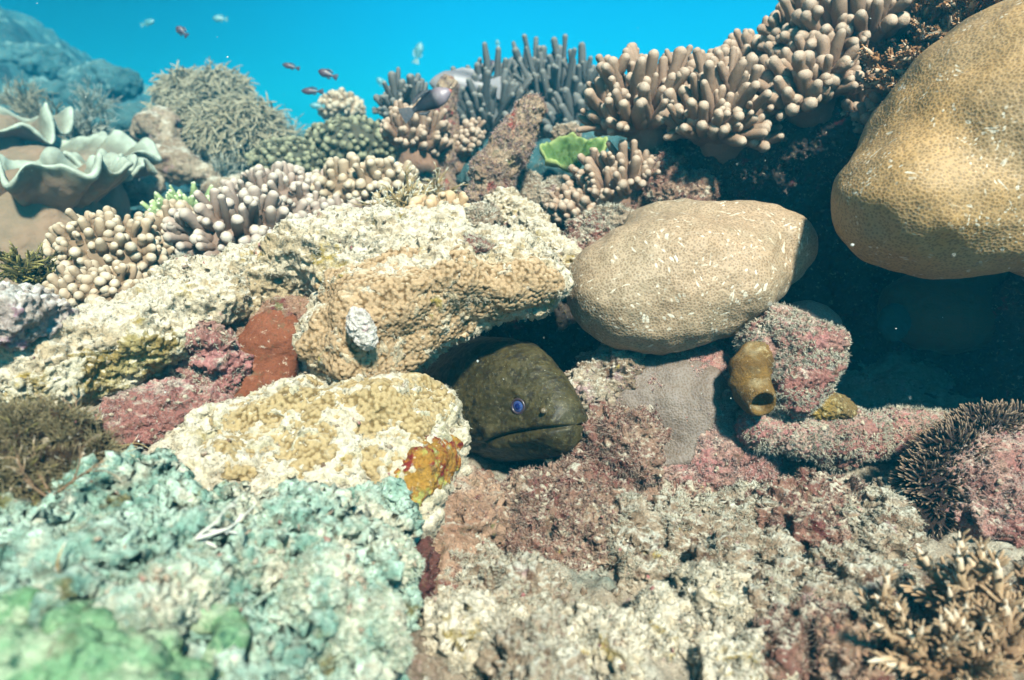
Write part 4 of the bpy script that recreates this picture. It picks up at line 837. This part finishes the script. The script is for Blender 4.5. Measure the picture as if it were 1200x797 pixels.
# thin twigs on the rubble
branching('white_twig', 'thin white forked twig lying on the rubble mound', 'dead coral', W(232,632,.57), 0, [R_*.9+U_*.25-.15*F_, R_*.6+U_*.5-.1*F_, R_*.8-U_*.2-.2*F_], .022, .0019, 'twig_white', 70, 3, 2, .5, 0, seg=6)
branching('forked_twig', 'greyish forked twig behind the green lobed coral', 'dead coral', W(72,690,.50), 0, [U_*.9-R_*.25-.1*F_, R_*.9+U_*.2], .020, .0018, 'acro_white', 71, 2, 2, .5, 0, seg=6)
G7 = 'dry branched seaweed sprigs at left'
for i, (px, py, d) in enumerate([(35,520,.66), (70,500,.72), (95,540,.68), (15,560,.62), (60,560,.62), (120,515,.76), (5,500,.68)]):
    branching('seaweed_sprig', ['brown tangled seaweed sprig left of the pink rock','upright yellowish seaweed sprig beneath the ochre lump','pale seaweed sprig lying toward the pink rock','dark brown seaweed sprig at the left edge','dark seaweed sprig in front of the tangle','short pale sprig nearest the pink rock','brown sprig highest at the left edge'][i], 'seaweed',
              W(px,py+22,d), 0, fan(6, 80+i, U_*.8, R_, .5, 1.3), .032, .0015, ['acro_olive','acro','acro_white'][i % 3], 80+i, 3, 3, .6, 0, group=G7, seg=5)

rock('seaweed_clump', 'dark brown seaweed tangle at the left edge above the teal rubble', 'seaweed', [B(25,560,.66,52,34,.04), B(75,530,.70,44,24,.04), B(10,520,.68,40,24,.04)], m_rock('seaweed_base', (.03,.018,.01), (.06,.035,.018), (), None, .5, seed=46), vox=.009, seed=87, na=.015, ns=18,
     turf=dict(mat=M['turf_olive'], n=3500, length=.011, rad=.0006, thr=-.2, blades=3))
# bushy soft corals: many thin curled arms
def bushy(label, px, py, d, rx, ry, rz, n, L, rad, mat, seed, group):
    k = mpx(d); c = W(px, py, d); r = np.array([rx*k, ry*k, rz]); P, N, q = cap_points(c, AX, r, n, seed, -.35)
    rng = np.random.default_rng(seed); D = nrm(N+rng.normal(size=N.shape)*.6+np.array([0, -.1, .3])); s = np.linspace(0, 1, 8)
    ln = L*k*rng.uniform(.7, 1.3, n); b1 = nrm(rng.normal(size=(n, 3)))+np.array([0, 0, -.7])
    cur = rng.uniform(.5, 1.2, n)
    bq = b1-D*(b1*D).sum(1, keepdims=True); bq = nrm(bq); phi = (1.2+2.2*rng.random((n, 1)))
    Q = (P-D*.02)[:, None]+D[:, None]*(ln[:, None]*np.sin(phi*s)/phi)[..., None]+bq[:, None]*(ln[:, None]*(1-np.cos(phi*s))/phi)[..., None]
    Rr = rad*k*rng.uniform(.8, 1.2, (n, 1))*np.array([1, 1, .95, .9, .85, .8, .75, .3])[None]
    V, F, t = tubes(Q, Rr, 6)
    Vd, Fd, _ = blobmesh([(c, AX, r*.9)], min(r)/4, 1, .01, .0, 9, seed, [('fbm', 12, .02, seed)])
    th = thing('bushy_soft_coral', W(px, py+ry+12, d), label, 'coral', group)
    child('arm_crown', *join([(V, F), (Vd, Fd)]), M[mat], th, attrs={'tip': np.concatenate([t, np.full(len(Vd), .1)])})
    Vs, Fs, _ = blobmesh([C((px, py+ry*.4, d), (px, py+ry+16, d), rx*.4, rx*.5)], .015, 1, .01, .006, 12, seed)
    child('stalk', Vs, Fs, M['tentacle'], th)
G8 = 'bushy brown soft corals on the left background'
bushy('bushy brown soft coral highest at left of its group', 222,118,3.2, 24,24,.14, 1000, 24,1.0, 'tentacle', 91, G8)
bushy('bushy brown soft coral highest at right of its group', 262,115,3.1, 22,24,.14, 1000, 24,1.0, 'tentacle', 92, G8)
bushy('bushy brown soft coral in the middle left of its group', 215,145,2.9, 26,20,.14, 1000, 23,1.0, 'tentacle', 93, G8)
bushy('largest bushy soft coral, yellowish brown, lowest of its group', 285,165,2.75, 40,36,.2, 1800, 30,1.1, 'tentacle', 94, G8)
rock('crusted_ridge', 'pinkish crusted rock ridge left of the bushy soft corals', 'rock', [C((160,182,2.4), (205,195,2.4), 14, 16), C((205,195,2.4), (258,212,2.4), 14, 6), C((190,150,2.6), (215,195,2.5), 16, 14), B(180,152,2.6,26,16,.08)], M['grey_rock'], vox=.016, sub=1, seed=85, na=.02, ns=8)
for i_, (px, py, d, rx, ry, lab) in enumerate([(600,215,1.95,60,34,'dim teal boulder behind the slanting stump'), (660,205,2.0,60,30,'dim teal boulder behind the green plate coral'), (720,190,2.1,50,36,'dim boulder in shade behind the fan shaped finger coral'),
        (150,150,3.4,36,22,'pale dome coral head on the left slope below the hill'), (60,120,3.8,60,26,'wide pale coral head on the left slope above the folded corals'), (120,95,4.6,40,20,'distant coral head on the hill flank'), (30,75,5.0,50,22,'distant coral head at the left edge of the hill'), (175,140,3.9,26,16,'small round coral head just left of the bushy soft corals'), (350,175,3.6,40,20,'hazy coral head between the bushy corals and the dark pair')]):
    rock('coral_head', lab, 'coral', [B(px,py,d,rx,ry,.12), B(px+rx*.5,py+6,d,rx*.5,ry*.7,.1), B(px-rx*.5,py+6,d,rx*.5,ry*.8,.1)], M['far_head_haze_tint'], vox=.022, sub=1, k=.03, na=.03, ns=6, seed=110+i_, ops=[('lump', 14, .04, 1), ('knob', 26, .02, 2)], group='dim coral heads in the background')
rock('background_boulder', 'pale boulders in the gully left of the dark knobby corals', 'rock', [B(150,215,2.3,40,22,.1), B(290,225,2.4,50,20,.1)], M['grey_rock'], vox=.02, sub=1, seed=86, na=.03, ns=7)

# folded leather coral (toadstool): a thick ruffled sheet on a broad stalk
def toadstool(label, px, py, d, rx, dz, nr, amp, seed, stalk, tilt=.25, open_=.35, group=None):
    k = mpx(d); c = W(px, py, d); n, m = 40, 260; r = np.linspace(0, 1, n)[:, None]; th = np.linspace(0, 2*np.pi, m, endpoint=False)[None]
    rng = np.random.default_rng(seed); ph = rng.uniform(0, 6, 4)
    irr = np.interp(np.linspace(0, 1, m), np.linspace(0, 1, 15), np.append(*(lambda q: (q, q[0]))(.3+1.2*rng.random(14))))[None]
    ruf = np.sin(nr*th+ph[0]+.8*np.sin(2*th+ph[1]))*.6+.4*np.sin((nr*2-3)*th+ph[2]); w = r**2.2*irr
    rad = (r*(1+.10*np.sin(3*th+ph[3]))+.10*w*np.cos(nr*th+ph[0]+.6))*rx*k
    x = rad*np.cos(th); y = rad*np.sin(th)*.75; z = open_*rx*k*r**2+amp*w*ruf*rx*k-tilt*y*-1
    top = np.stack([x, y, z], -1)
    th_ = .007+.004*r**4                                                       # fat rolled rim
    i = np.arange(n-1)[:, None]*m; j = np.arange(m)[None]; j2 = (j+1) % m
    T = np.stack([i+j, i+m+j, i+m+j2, i+j2], -1).reshape(-1, 4)
    N = normals(top.reshape(-1, 3), T).reshape(n, m, 3)
    a = top+N*(th_*.5)[..., None]; b = top-N*(th_*.5)[..., None]
    out = nrm(top[-1]-top[-2])
    rim1 = top[-1]+N[-1]*.0035+out*.005; rim2 = top[-1]-N[-1]*.0035+out*.005
    V = np.concatenate([a.reshape(-1, 3), rim1, rim2, b[::-1].reshape(-1, 3)]); K = 2*n+2
    ii = np.arange(K-1)[:, None]*m; F = np.stack([ii+j, ii+m+j, ii+m+j2, ii+j2], -1).reshape(-1, 4)
    tip = np.concatenate([np.linspace(0, 1, n)**3, [1, 1], np.linspace(0, 1, n)[::-1]**12*.9]).repeat(m)
    V = V+c; V = V+normals(V, F)*(.006*fbm(V, 14, 3, seed)+.002*fbm(V, 60, 2, seed))[:, None]
    th0 = thing('folded_leather_coral', W(*stalk[-1][:3]), label, 'coral', group)
    child('ruffled_cap', V, F, M['toad'], th0, attrs={'tip': tip})
    Vs, Fs, _ = blobmesh([C(s0[:3], s1[:3], s0[3], s1[3]) for s0, s1 in zip(stalk[:-1], stalk[1:])], .016, 2, .03, .01, 7, seed, [('fbm', 9, .012, seed), ('aniso', 30, .003, 2)])
    child('stalk', Vs, Fs, M['toad_stalk'], th0)
G9 = 'folded leather corals at left'
toadstool('larger folded leather coral with a smooth broad stalk, lower at the left edge', 50,256,1.72, 112,.2, 11, .12, 3, [(50,252,1.73,40),(48,285,1.73,74),(40,340,1.72,80)], group=G9, open_=.55, tilt=.06)
toadstool('folded leather coral with deep ruffles, behind and above the larger one', 40,215,2.05, 128,.2, 11, .18, 5, [(40,212,2.05,40),(45,250,2.1,60),(45,290,2.1,70)], group=G9, open_=.26, tilt=.22)
toadstool('folded leather coral squeezed between the larger one and the deeply ruffled one', 112,214,1.9, 56,.2, 8, .20, 11, [(112,212,1.9,18),(112,240,1.9,26),(112,290,1.9,30)], group=G9, open_=.3, tilt=.2)
toadstool('small folded leather coral at the far left, highest of the folded ones', 5,160,2.25, 70,.2, 6, .25, 8, [(5,160,2.25,24),(5,200,2.25,30),(5,240,2.25,36)], group=G9, open_=.2, tilt=.25)

# ------------------------------------------------------------------ spiny starfish
def spiny():
    path = [(1195,508,1.03), (1150,512,.99), (1112,538,.95), (1092,572,.93), (1085,610,.92)]
    bl = [C(a, b, 26, 28) for a, b in zip(path[:-1], path[1:])]
    V, F, ex = blobmesh(bl, .007, 1, .008, .003, 20, 51, [('fbm', 40, .002, 1)])
    o = thing('spiny_starfish', W(1110,625,.95), 'dark starfish with dense pale tipped spines at the right edge', 'starfish')
    child('body', V, F, M['spine_body'], o)
    rng = np.random.default_rng(5); N = normals(V, F); cen = V[F].mean(1); nf = N[F[:, 0]]
    a = np.linalg.norm(np.cross(V[F[:, 2]]-V[F[:, 0]], V[F[:, 3]]-V[F[:, 1]]), axis=1)*(((CAM-cen)*nf).sum(1) > -.3)
    f = rng.choice(len(F), 1500, p=a/a.sum()); p = cen[f]; d = nrm(nf[f]+rng.normal(size=p.shape)*.25+np.array([-.1, -.1, -.1]))
    s = np.array([-.1, .35, .75, 1]); L = rng.uniform(.010, .020, len(p))
    Vt, Ft, t = tubes(p[:, None]+d[:, None]*(L[:, None]*s)[..., None], np.array([.0016, .0015, .0012, .0004])[None]*rng.uniform(.8, 1.4, (len(p), 1)), 5)
    child('spine', Vt, Ft, M['spine'], o, kind='stuff', attrs={'tip': t})
spiny()

# ------------------------------------------------------------------ the moray eel
def moray():
    tip = W(673,498,.945); fw = camdir(.55, -.10, -.82); up0 = camdir(-.10, .98, .12)
    up = nrm(up0-fw*(up0@fw)); sd = np.cross(fw, up)                      # sd: the eel's right-hand side (towards the camera)
    if sd@F_ > 0: sd = -sd
    D = np.array([0, .004, .012, .025, .045, .07, .10, .14, .19, .25, .33, .42, .52, .62])
    TOP = np.array([.010, .023, .034, .045, .061, .081, .098, .106, .105, .100, .100, .09, .085, .08])
    BOT = np.array([.014, .031, .041, .049, .057, .066, .076, .088, .098, .102, .105, .10, .09, .08])
    HW = np.array([.010, .024, .032, .037, .042, .049, .061, .076, .086, .089, .082, .074, .068, .06])
    n, m = 300, 300
    s = .62*np.linspace(0, 1, n)**1.6; th = np.linspace(0, 2*np.pi, m, endpoint=False)
    def sm(arr):
        y = np.interp(s, D, arr); ker = np.hanning(15); ker /= ker.sum(); yp = np.pad(y, 7, mode='edge'); sm_ = np.convolve(yp, ker, 'valid')
        w = np.clip(s/.02, 0, 1); return y*(1-w)+sm_*w
    top, bot, hw = sm(TOP), sm(BOT), sm(HW)
    # spine: straight for the head, then bending back and left into the hole
    bend = np.clip((s-.20)/.3, 0, 1)
    dirs = nrm(-fw[None]*(1-bend[:, None])+bend[:, None]*camdir(-.22, -.30, .95)[None]); st = np.diff(s, prepend=0)
    ctr = tip+np.cumsum(dirs*st[:, None], 0)
    cs, sn = np.cos(th), np.sin(th)
    x = hw[:, None]*cs
    z = np.where(sn > 0, top[:, None]*np.abs(sn), -bot[:, None]*np.abs(sn))
    off = np.zeros((n, m))
    S = s[:, None]*np.ones((1, m))
    # mouth: a groove from the snout tip back and down, lips swollen on both sides
    zm = -.002-.044*np.clip(s/.13, 0, 1)**1.1+.003*np.sin(np.clip(s/.13, 0, 1)*np.pi); zm = zm[:, None]
    end = 1-np.clip((S-.118)/.02, 0, 1); dz = z-zm
    off -= .0075*np.exp(-(dz/.0024)**2)*end
    off += .0035*np.exp(-((dz-.009)/.007)**2)*end+.0045*np.exp(-((dz+.011)/.009)**2)*end
    # brow ridge, eye socket, cheek, gill folds
    near = (x > 0)[...]
    ez, es = .017, .072
    for sg in (1, -1):
        side = (x*sg > 0)
        off += side*(.006*np.exp(-((S-es)**2+(z-ez)**2)/.018**2)-.0055*np.exp(-((S-es)**2+(z-ez)**2)/.010**2))
        off += side*.004*np.exp(-((S-es-.002)/.02)**2-((z-.037)/.006)**2)
        off += side*.004*np.exp(-((S-.125)/.018)**2-((z+.028)/.016)**2)
    lp = np.stack([S.ravel(), (x*1.0).ravel(), z.ravel()], 1)
    off += (.0035*fbm(lp, 14, 2, 3)+.0016*fbm(lp*np.array([1, 1, 2.2]), 40, 3, 4)+.0007*fbm(lp, 160, 2, 5)).reshape(n, m)*np.clip(S/.03, .15, 1)
    wr = np.clip((S-.10)/.05, 0, 1)*np.clip((.34-S)/.1, 0, 1)                 # loose skin folds behind the mouth and over the gills
    off += wr*.0016*np.sin((z*1.0+.35*S)*420+5*fbm(lp, 12, 2, 6).reshape(n, m))*np.exp(-((z+.05)/.05)**2)
    off -= .005*np.exp(-((S-.245-.25*(z+.03))/.006)**2)*np.exp(-((z+.05)/.03)**2)*(x > 0)
    nx, nz = x/np.maximum(hw[:, None], .01)**2, z/np.maximum(np.where(sn > 0, top[:, None], bot[:, None]), .01)**2
    nl = np.maximum(np.hypot(nx, nz), 1e-9); fade = np.clip(S/.004, 0, 1)
    x = x+off*fade*nx/nl; z = z+off*fade*nz/nl
    up2 = nrm(up[None]-dirs*(dirs@up)[:, None]); sd2 = np.cross(-dirs, up2); sd2 *= np.sign((sd2@sd))[:, None]
    V = ctr[:, None]+sd2[:, None]*x[..., None]+up2[:, None]*z[..., None]; V = V-fw*(.005*np.exp(-(dz/.0026)**2)*np.clip(1-S/.035, 0, 1))[..., None]; V = V.reshape(-1, 3)
    i = np.arange(n-1)[:, None]*m; j = np.arange(m)[None]; j2 = (j+1) % m
    F = np.stack([i+j, i+m+j, i+m+j2, i+j2], -1).reshape(-1, 4)
    # close both ends
    V = np.concatenate([V, [ctr[0]+fw*.001, ctr[-1]]]); jj = np.arange(m)
    e = (n-1)*m; jn = (jj+1) % m
    caps = np.concatenate([np.stack([np.full(m//2, n*m), jn[0::2]*0+jj[0::2], jj[1::2], (jj[1::2]+1) % m], 1), np.stack([np.full(m//2, n*m+1), e+(jj[1::2]+1) % m, e+jj[1::2], e+jj[0::2]], 1)])
    F = np.concatenate([F, caps])
    if (normals(V, F)[m*40]@(V[m*40]-ctr[40])) < 0: F = F[:, ::-1]
    t = NT('moray_skin'); t.co = t.n('ShaderNodeTexCoord').outputs['Object']
    col = t.mix(t.ramp(t.noise(26, 6, 1, .65), .35, .66), (.034, .027, .008), (.068, .053, .018))
    col = t.mix(t.ramp(t.noise(55, 6, 2, .75), .48, .60), col, (.022, .016, .007))
    col = t.mix(t.math('MULTIPLY', t.ramp(t.noise(150, 5, 12, .8), .54, .64), .6), col, (.15, .13, .07))
    col = t.mix(t.math('MULTIPLY', t.ramp(t.noise(230, 4, 22, .8), .54, .62), .7), col, (.014, .010, .005))
    col = t.mix(t.ramp(t.attr('throat'), .0, 1), col, (.20, .065, .022))
    pv = t.voro(150, 'F1'); col = t.mix(t.math('MULTIPLY', t.math('SUBTRACT', 1.0, t.ramp(pv, .05, .12)), t.ramp(t.noise(20, 3, 8), .5, .62)), col, (.42, .42, .30))
    t.bump([(t.noise(120, 5, 3, .7), .3, .003), (t.noise(380, 3, 5), .25, .0012)], .55, .28)
    skin = t.done(col)
    thr = (np.clip((S-.20)/.05, 0, 1)*np.clip((-z)/.05, 0, 1)*(x > -.02)).ravel()
    o = obj('moray_eel', V, F, skin, 'large olive brown moray eel peering from the hole, mouth closed', 'eel', attrs={'throat': np.append(thr, [0, 0])})
    G = bpy.data.materials.new
    def simple(name, c, rough, spec=.5):
        t2 = NT(name); t2.bump([], rough, spec); return t2.done(t2.mix(t2.ramp(t2.noise(200, 3, 1), .3, .7), c, tuple(v*.7 for v in c)))
    def surf(sv, zv, sg):
        ii = int(np.argmin(np.abs(s-sv))); cand = np.arange(m)[x[ii]*sg > 0]; jx = cand[np.argmin(np.abs(z[ii, cand]-zv))]
        p = V[ii*m+jx]; q1 = V[(ii+3)*m+jx]-V[(ii-3)*m+jx]; q2 = V[ii*m+(jx+3) % m]-V[ii*m+(jx-3) % m]; nn = nrm(np.cross(q1, q2))
        if nn@(p-ctr[ii]) < 0: nn = -nn
        return p, nn
    def dome(p, nn, r, h, nseg=28, rings=8):
        a = nrm(np.cross(nn, [0, 0, 1.])); b = np.cross(nn, a); u = np.linspace(0, np.pi/2, rings); ph = np.linspace(0, 2*np.pi, nseg, endpoint=False)
        Vv = (p+nn*(h*np.cos(u))[:, None, None]+(r*np.sin(u))[:, None, None]*(a*np.cos(ph)[:, None]+b*np.sin(ph)[:, None])[None]).reshape(-1, 3)
        ii = np.arange(rings-1)[:, None]*nseg; jv = np.arange(nseg)[None]
        return Vv, np.stack([ii+jv, ii+nseg+jv, ii+nseg+(jv+1) % nseg, ii+(jv+1) % nseg], -1).reshape(-1, 4)
    iris = simple('eye_iris', (.045, .07, .20), .12); ring = simple('eye_ring', (.055, .035, .045), .3); pup = simple('eye_pupil', (.008, .016, .12), .05)
    for sg in (1, -1):
        p, nn = surf(es, ez, sg)
        e_ = child('eye', *dome(p-nn*.002, nn, .0112, .0062), iris, o)
        rr = tubes((p+nn*.0028+.0104*(nrm(np.cross(nn, [0, 0, 1.]))*np.cos(a_)+np.cross(nn, nrm(np.cross(nn, [0, 0, 1.])))*np.sin(a_)) for a_ in np.linspace(0, 2*np.pi, 33)) and
                   np.array([[p+nn*.0018+.0104*(nrm(np.cross(nn, [0, 0, 1.]))*np.cos(a_)+np.cross(nn, nrm(np.cross(nn, [0, 0, 1.])))*np.sin(a_)) for a_ in np.linspace(0, 2*np.pi, 33)]]), np.full((1, 33), .0019), 8)
        child('eye_ring', rr[0], rr[1], ring, e_, gp=o)
        child('pupil', *dome(p+nn*.0022, nn, .0056, .0028), pup, e_, gp=o)
        p, nn = surf(.026, .017, sg); d2 = nrm(nn+fw*.5+up*.2)
        nst = np.array([p-d2*.003, p+d2*.004, p+d2*.008, p+d2*.0092, p+d2*.0086, p+d2*.004])
        nv = tubes(nst[None], np.array([[.0050, .0042, .0038, .0032, .0022, .0018]]), 14)
        child('nostril', nv[0], nv[1], simple('nostril_skin', (.16, .12, .07), .5), o)
moray()

# ------------------------------------------------------------------ fish
def fish(label, px, py, d, length, ang, depth, mats, seed, yaw=0., group=None, tailf=.22):
    """length px, ang degrees in the picture (0 = facing right), depth = body height / length"""
    k = mpx(d); L = length*k; a = math.radians(ang); c = W(px, py, d)
    fx = nrm(math.cos(a)*math.cos(yaw)*R_+math.sin(a)*U_+math.sin(yaw)*F_); uz = nrm(U_*math.cos(a)-R_*math.sin(a)); uz = nrm(uz-fx*(uz@fx)); sx = np.cross(fx, uz)
    if math.cos(a) < 0: uz = -uz
    n, m = 30, 20; u = np.linspace(0, 1, n); th = np.linspace(0, 2*np.pi, m, endpoint=False)
    bl = L*(1-tailf); hh = depth*L*.5*np.interp(u, [0, .03, .1, .25, .45, .7, .9, 1], [.05, .22, .5, .88, 1, .72, .32, .26]); ww = hh*np.interp(u, [0, .3, .8, 1], [.7, .5, .35, .2])
    X = c+fx*(L*.5-u*bl)[:, None]; V = (X[:, None]+uz*(hh[:, None]*np.sin(th))[..., None]+sx*(ww[:, None]*np.cos(th))[..., None]).reshape(-1, 3)
    i = np.arange(n-1)[:, None]*m; j = np.arange(m)[None]; F = np.stack([i+j, i+m+j, i+m+(j+1) % m, i+(j+1) % m], -1).reshape(-1, 4)
    t = 1-np.repeat(u, m)
    th0 = thing('reef_fish', c-np.array([0, 0, depth*L*.5]), label, 'fish', group)
    child('body', V, F, mats[0], th0, attrs={'tip': t})
    def fin(name, pts, thick=.0012, mat=None):
        pts = np.array(pts); q = c+fx*(pts[:, 0]*L)[:, None]+uz*(pts[:, 1]*L)[:, None]; h = len(pts)//2
        A_, B_ = q[:h], q[h:][::-1]; VV = []
        for w_ in np.linspace(0, 1, 5):
            VV.append(A_*(1-w_)+B_*w_)
        VV = np.array(VV); tk = np.sin(np.linspace(.35, np.pi*.95, 5))*thick
        V1 = (VV+sx*tk[:, None, None]).reshape(-1, 3); V2 = (VV-sx*tk[:, None, None]).reshape(-1, 3)
        ii = np.arange(4)[:, None]*h; jj = np.arange(h-1)[None]; Fq = np.stack([ii+jj, ii+h+jj, ii+h+jj+1, ii+jj+1], -1).reshape(-1, 4)
        child(name, np.concatenate([V1, V2]), np.concatenate([Fq, Fq[:, ::-1]+len(V1)]), mat or mats[1], th0, attrs={'tip': np.zeros(2*len(V1))})
    tb = .5-(1-tailf); hp = depth*.13; ht = depth*.42
    fin('tail_fin', [(tb+.02, hp), (tb-.05, ht*.6), (-.5, ht), (-.5, -ht), (tb-.05, -ht*.6), (tb+.02, -hp)][:3]+[(-.5, -ht), (tb-.05, -ht*.6), (tb+.02, -hp)])
    fin('dorsal_fin', [(.22, depth*.46), (.05, depth*.62), (-.1, depth*.58), (-.22, depth*.42), (-.22, depth*.24), (-.1, depth*.36), (.05, depth*.44), (.22, depth*.40)])
    fin('anal_fin', [(.0, -depth*.44), (-.1, -depth*.54), (-.2, -depth*.38), (-.2, -depth*.22), (-.1, -depth*.34), (.0, -depth*.42)])
    e = c+fx*L*.40+uz*depth*L*.08; sg = -1 if sx@F_ > 0 else 1
    nn = sx*sg; p = e+nn*np.interp(.10, u, ww)*.8; a2, b2 = fx, uz; ph = np.linspace(0, 2*np.pi, 12, endpoint=False); uu = np.linspace(0, np.pi/2, 4); r = depth*L*.06
    Ve = (p+nn*(r*.6*np.cos(uu))[:, None, None]+(r*np.sin(uu))[:, None, None]*(a2*np.cos(ph)[:, None]+b2*np.sin(ph)[:, None])[None]).reshape(-1, 3)
    ii = np.arange(3)[:, None]*12; jv = np.arange(12)[None]
    child('eye', Ve, np.stack([ii+jv, ii+12+jv, ii+12+(jv+1) % 12, ii+(jv+1) % 12], -1).reshape(-1, 4), M['spine_body'], th0)
def m_fish(name, a, b, lo=.4, hi=.6, c=None):
    t = NT(name); col = t.mix(t.ramp(t.attr('tip'), lo, hi), a, b)
    if c: col = t.mix(t.ramp(t.attr('tip'), .93, .99), col, c)
    t.bump([(t.voro(180), .2, .001)], .45, .4); return t.done(col)
fd = m_fish('dark_fish', (.03, .02, .035), (.06, .035, .05)); fp = m_fish('pale_fish', (.06, .20, .22), (.08, .24, .27)); fb = m_fish('two_tone_fish', (.004, .004, .008), (.22, .17, .19), .50, .78, (.5, .12, .06))
fbt = m_fish('black_fin', (.010, .010, .016), (.010, .010, .016)); fg = m_fish('grey_fish', (.14, .13, .14), (.24, .22, .22), .5, .9)
fish('two tone fish with black rear and pale front beside the upright stump', 500,121,1.56, 66,28,.36, (fb, fbt), 1)
fish('large pale grey fish partly hidden behind the upright stump', 545,100,2.25, 84,176,.40, (fg, fg), 2)
G10 = 'small dark fish over the left background'
fish('dark fish alone, high above the bushy soft corals', 213,37,2.4, 17,140,.55, (fd, fd), 3, group=G10)
fish('dark slender fish, leftmost of the trio', 341,78,2.2, 21,165,.32, (fd, fd), 4, group=G10)
fish('dark fish, rightmost and fattest of the trio', 384,87,2.1, 24,160,.42, (fd, fd), 5, group=G10)
fish('dark fish, lowest of the trio', 366,107,2.1, 26,178,.32, (fd, fd), 6, group=G10)
fish('dark oval fish above the blue grey finger corals', 574,77,2.6, 20,8,.6, (fd, fd), 7)
G11 = 'faint pale fish in the open water'
fish('faint pale fish at the upper left, left of the dark one', 173,27,4.0, 17,20,.42, (fp, fp), 8, group=G11)
fish('faint pale fish near the top, right of the lone dark fish', 258,22,3.6, 18,175,.45, (fp, fp), 9, group=G11)
fish('faint pale fish swimming steeply upward in open water', 490,62,4.2, 26,75,.40, (fp, fp), 10, group=G11)
fish('faint small pale fish left of the two tone fish', 447,97,4.2, 16,130,.45, (fp, fp), 11, group=G11)
fish('tiny faint fish high above the blue finger corals', 583,51,4.2, 9,100,.5, (fp, fp), 12, group=G11)
fish('faint greenish fish just below the dark trio', 372,124,2.7, 18,176,.4, (fp, fp), 14, group=G11)

# drifting specks in the water
def specks():
    rng = np.random.default_rng(12); n = 420; d = rng.uniform(.45, 3.2, n); p = np.array([W(x, y, q) for x, y, q in zip(rng.uniform(-150, 1350, n), rng.uniform(-100, 620, n), d)])
    Vi, Fi = surfnet(lambda P: np.linalg.norm(P, axis=1)-1, np.full(3, -1.7), np.full(3, 1.7), .8)
    V = p[:, None]+Vi[None]*(.0005+.0010*rng.random((n, 1, 1))**3)*rng.uniform(.6, 1.4, (n, 1, 3)); F = (Fi[None]+np.arange(n)[:, None, None]*len(Vi)).reshape(-1, 4)
    t = NT('drifting_speck'); t.bump([], .8, .2); obj('drifting_specks', V.reshape(-1, 3), F, t.done((.7, .72, .66)), kind='stuff')
specks()
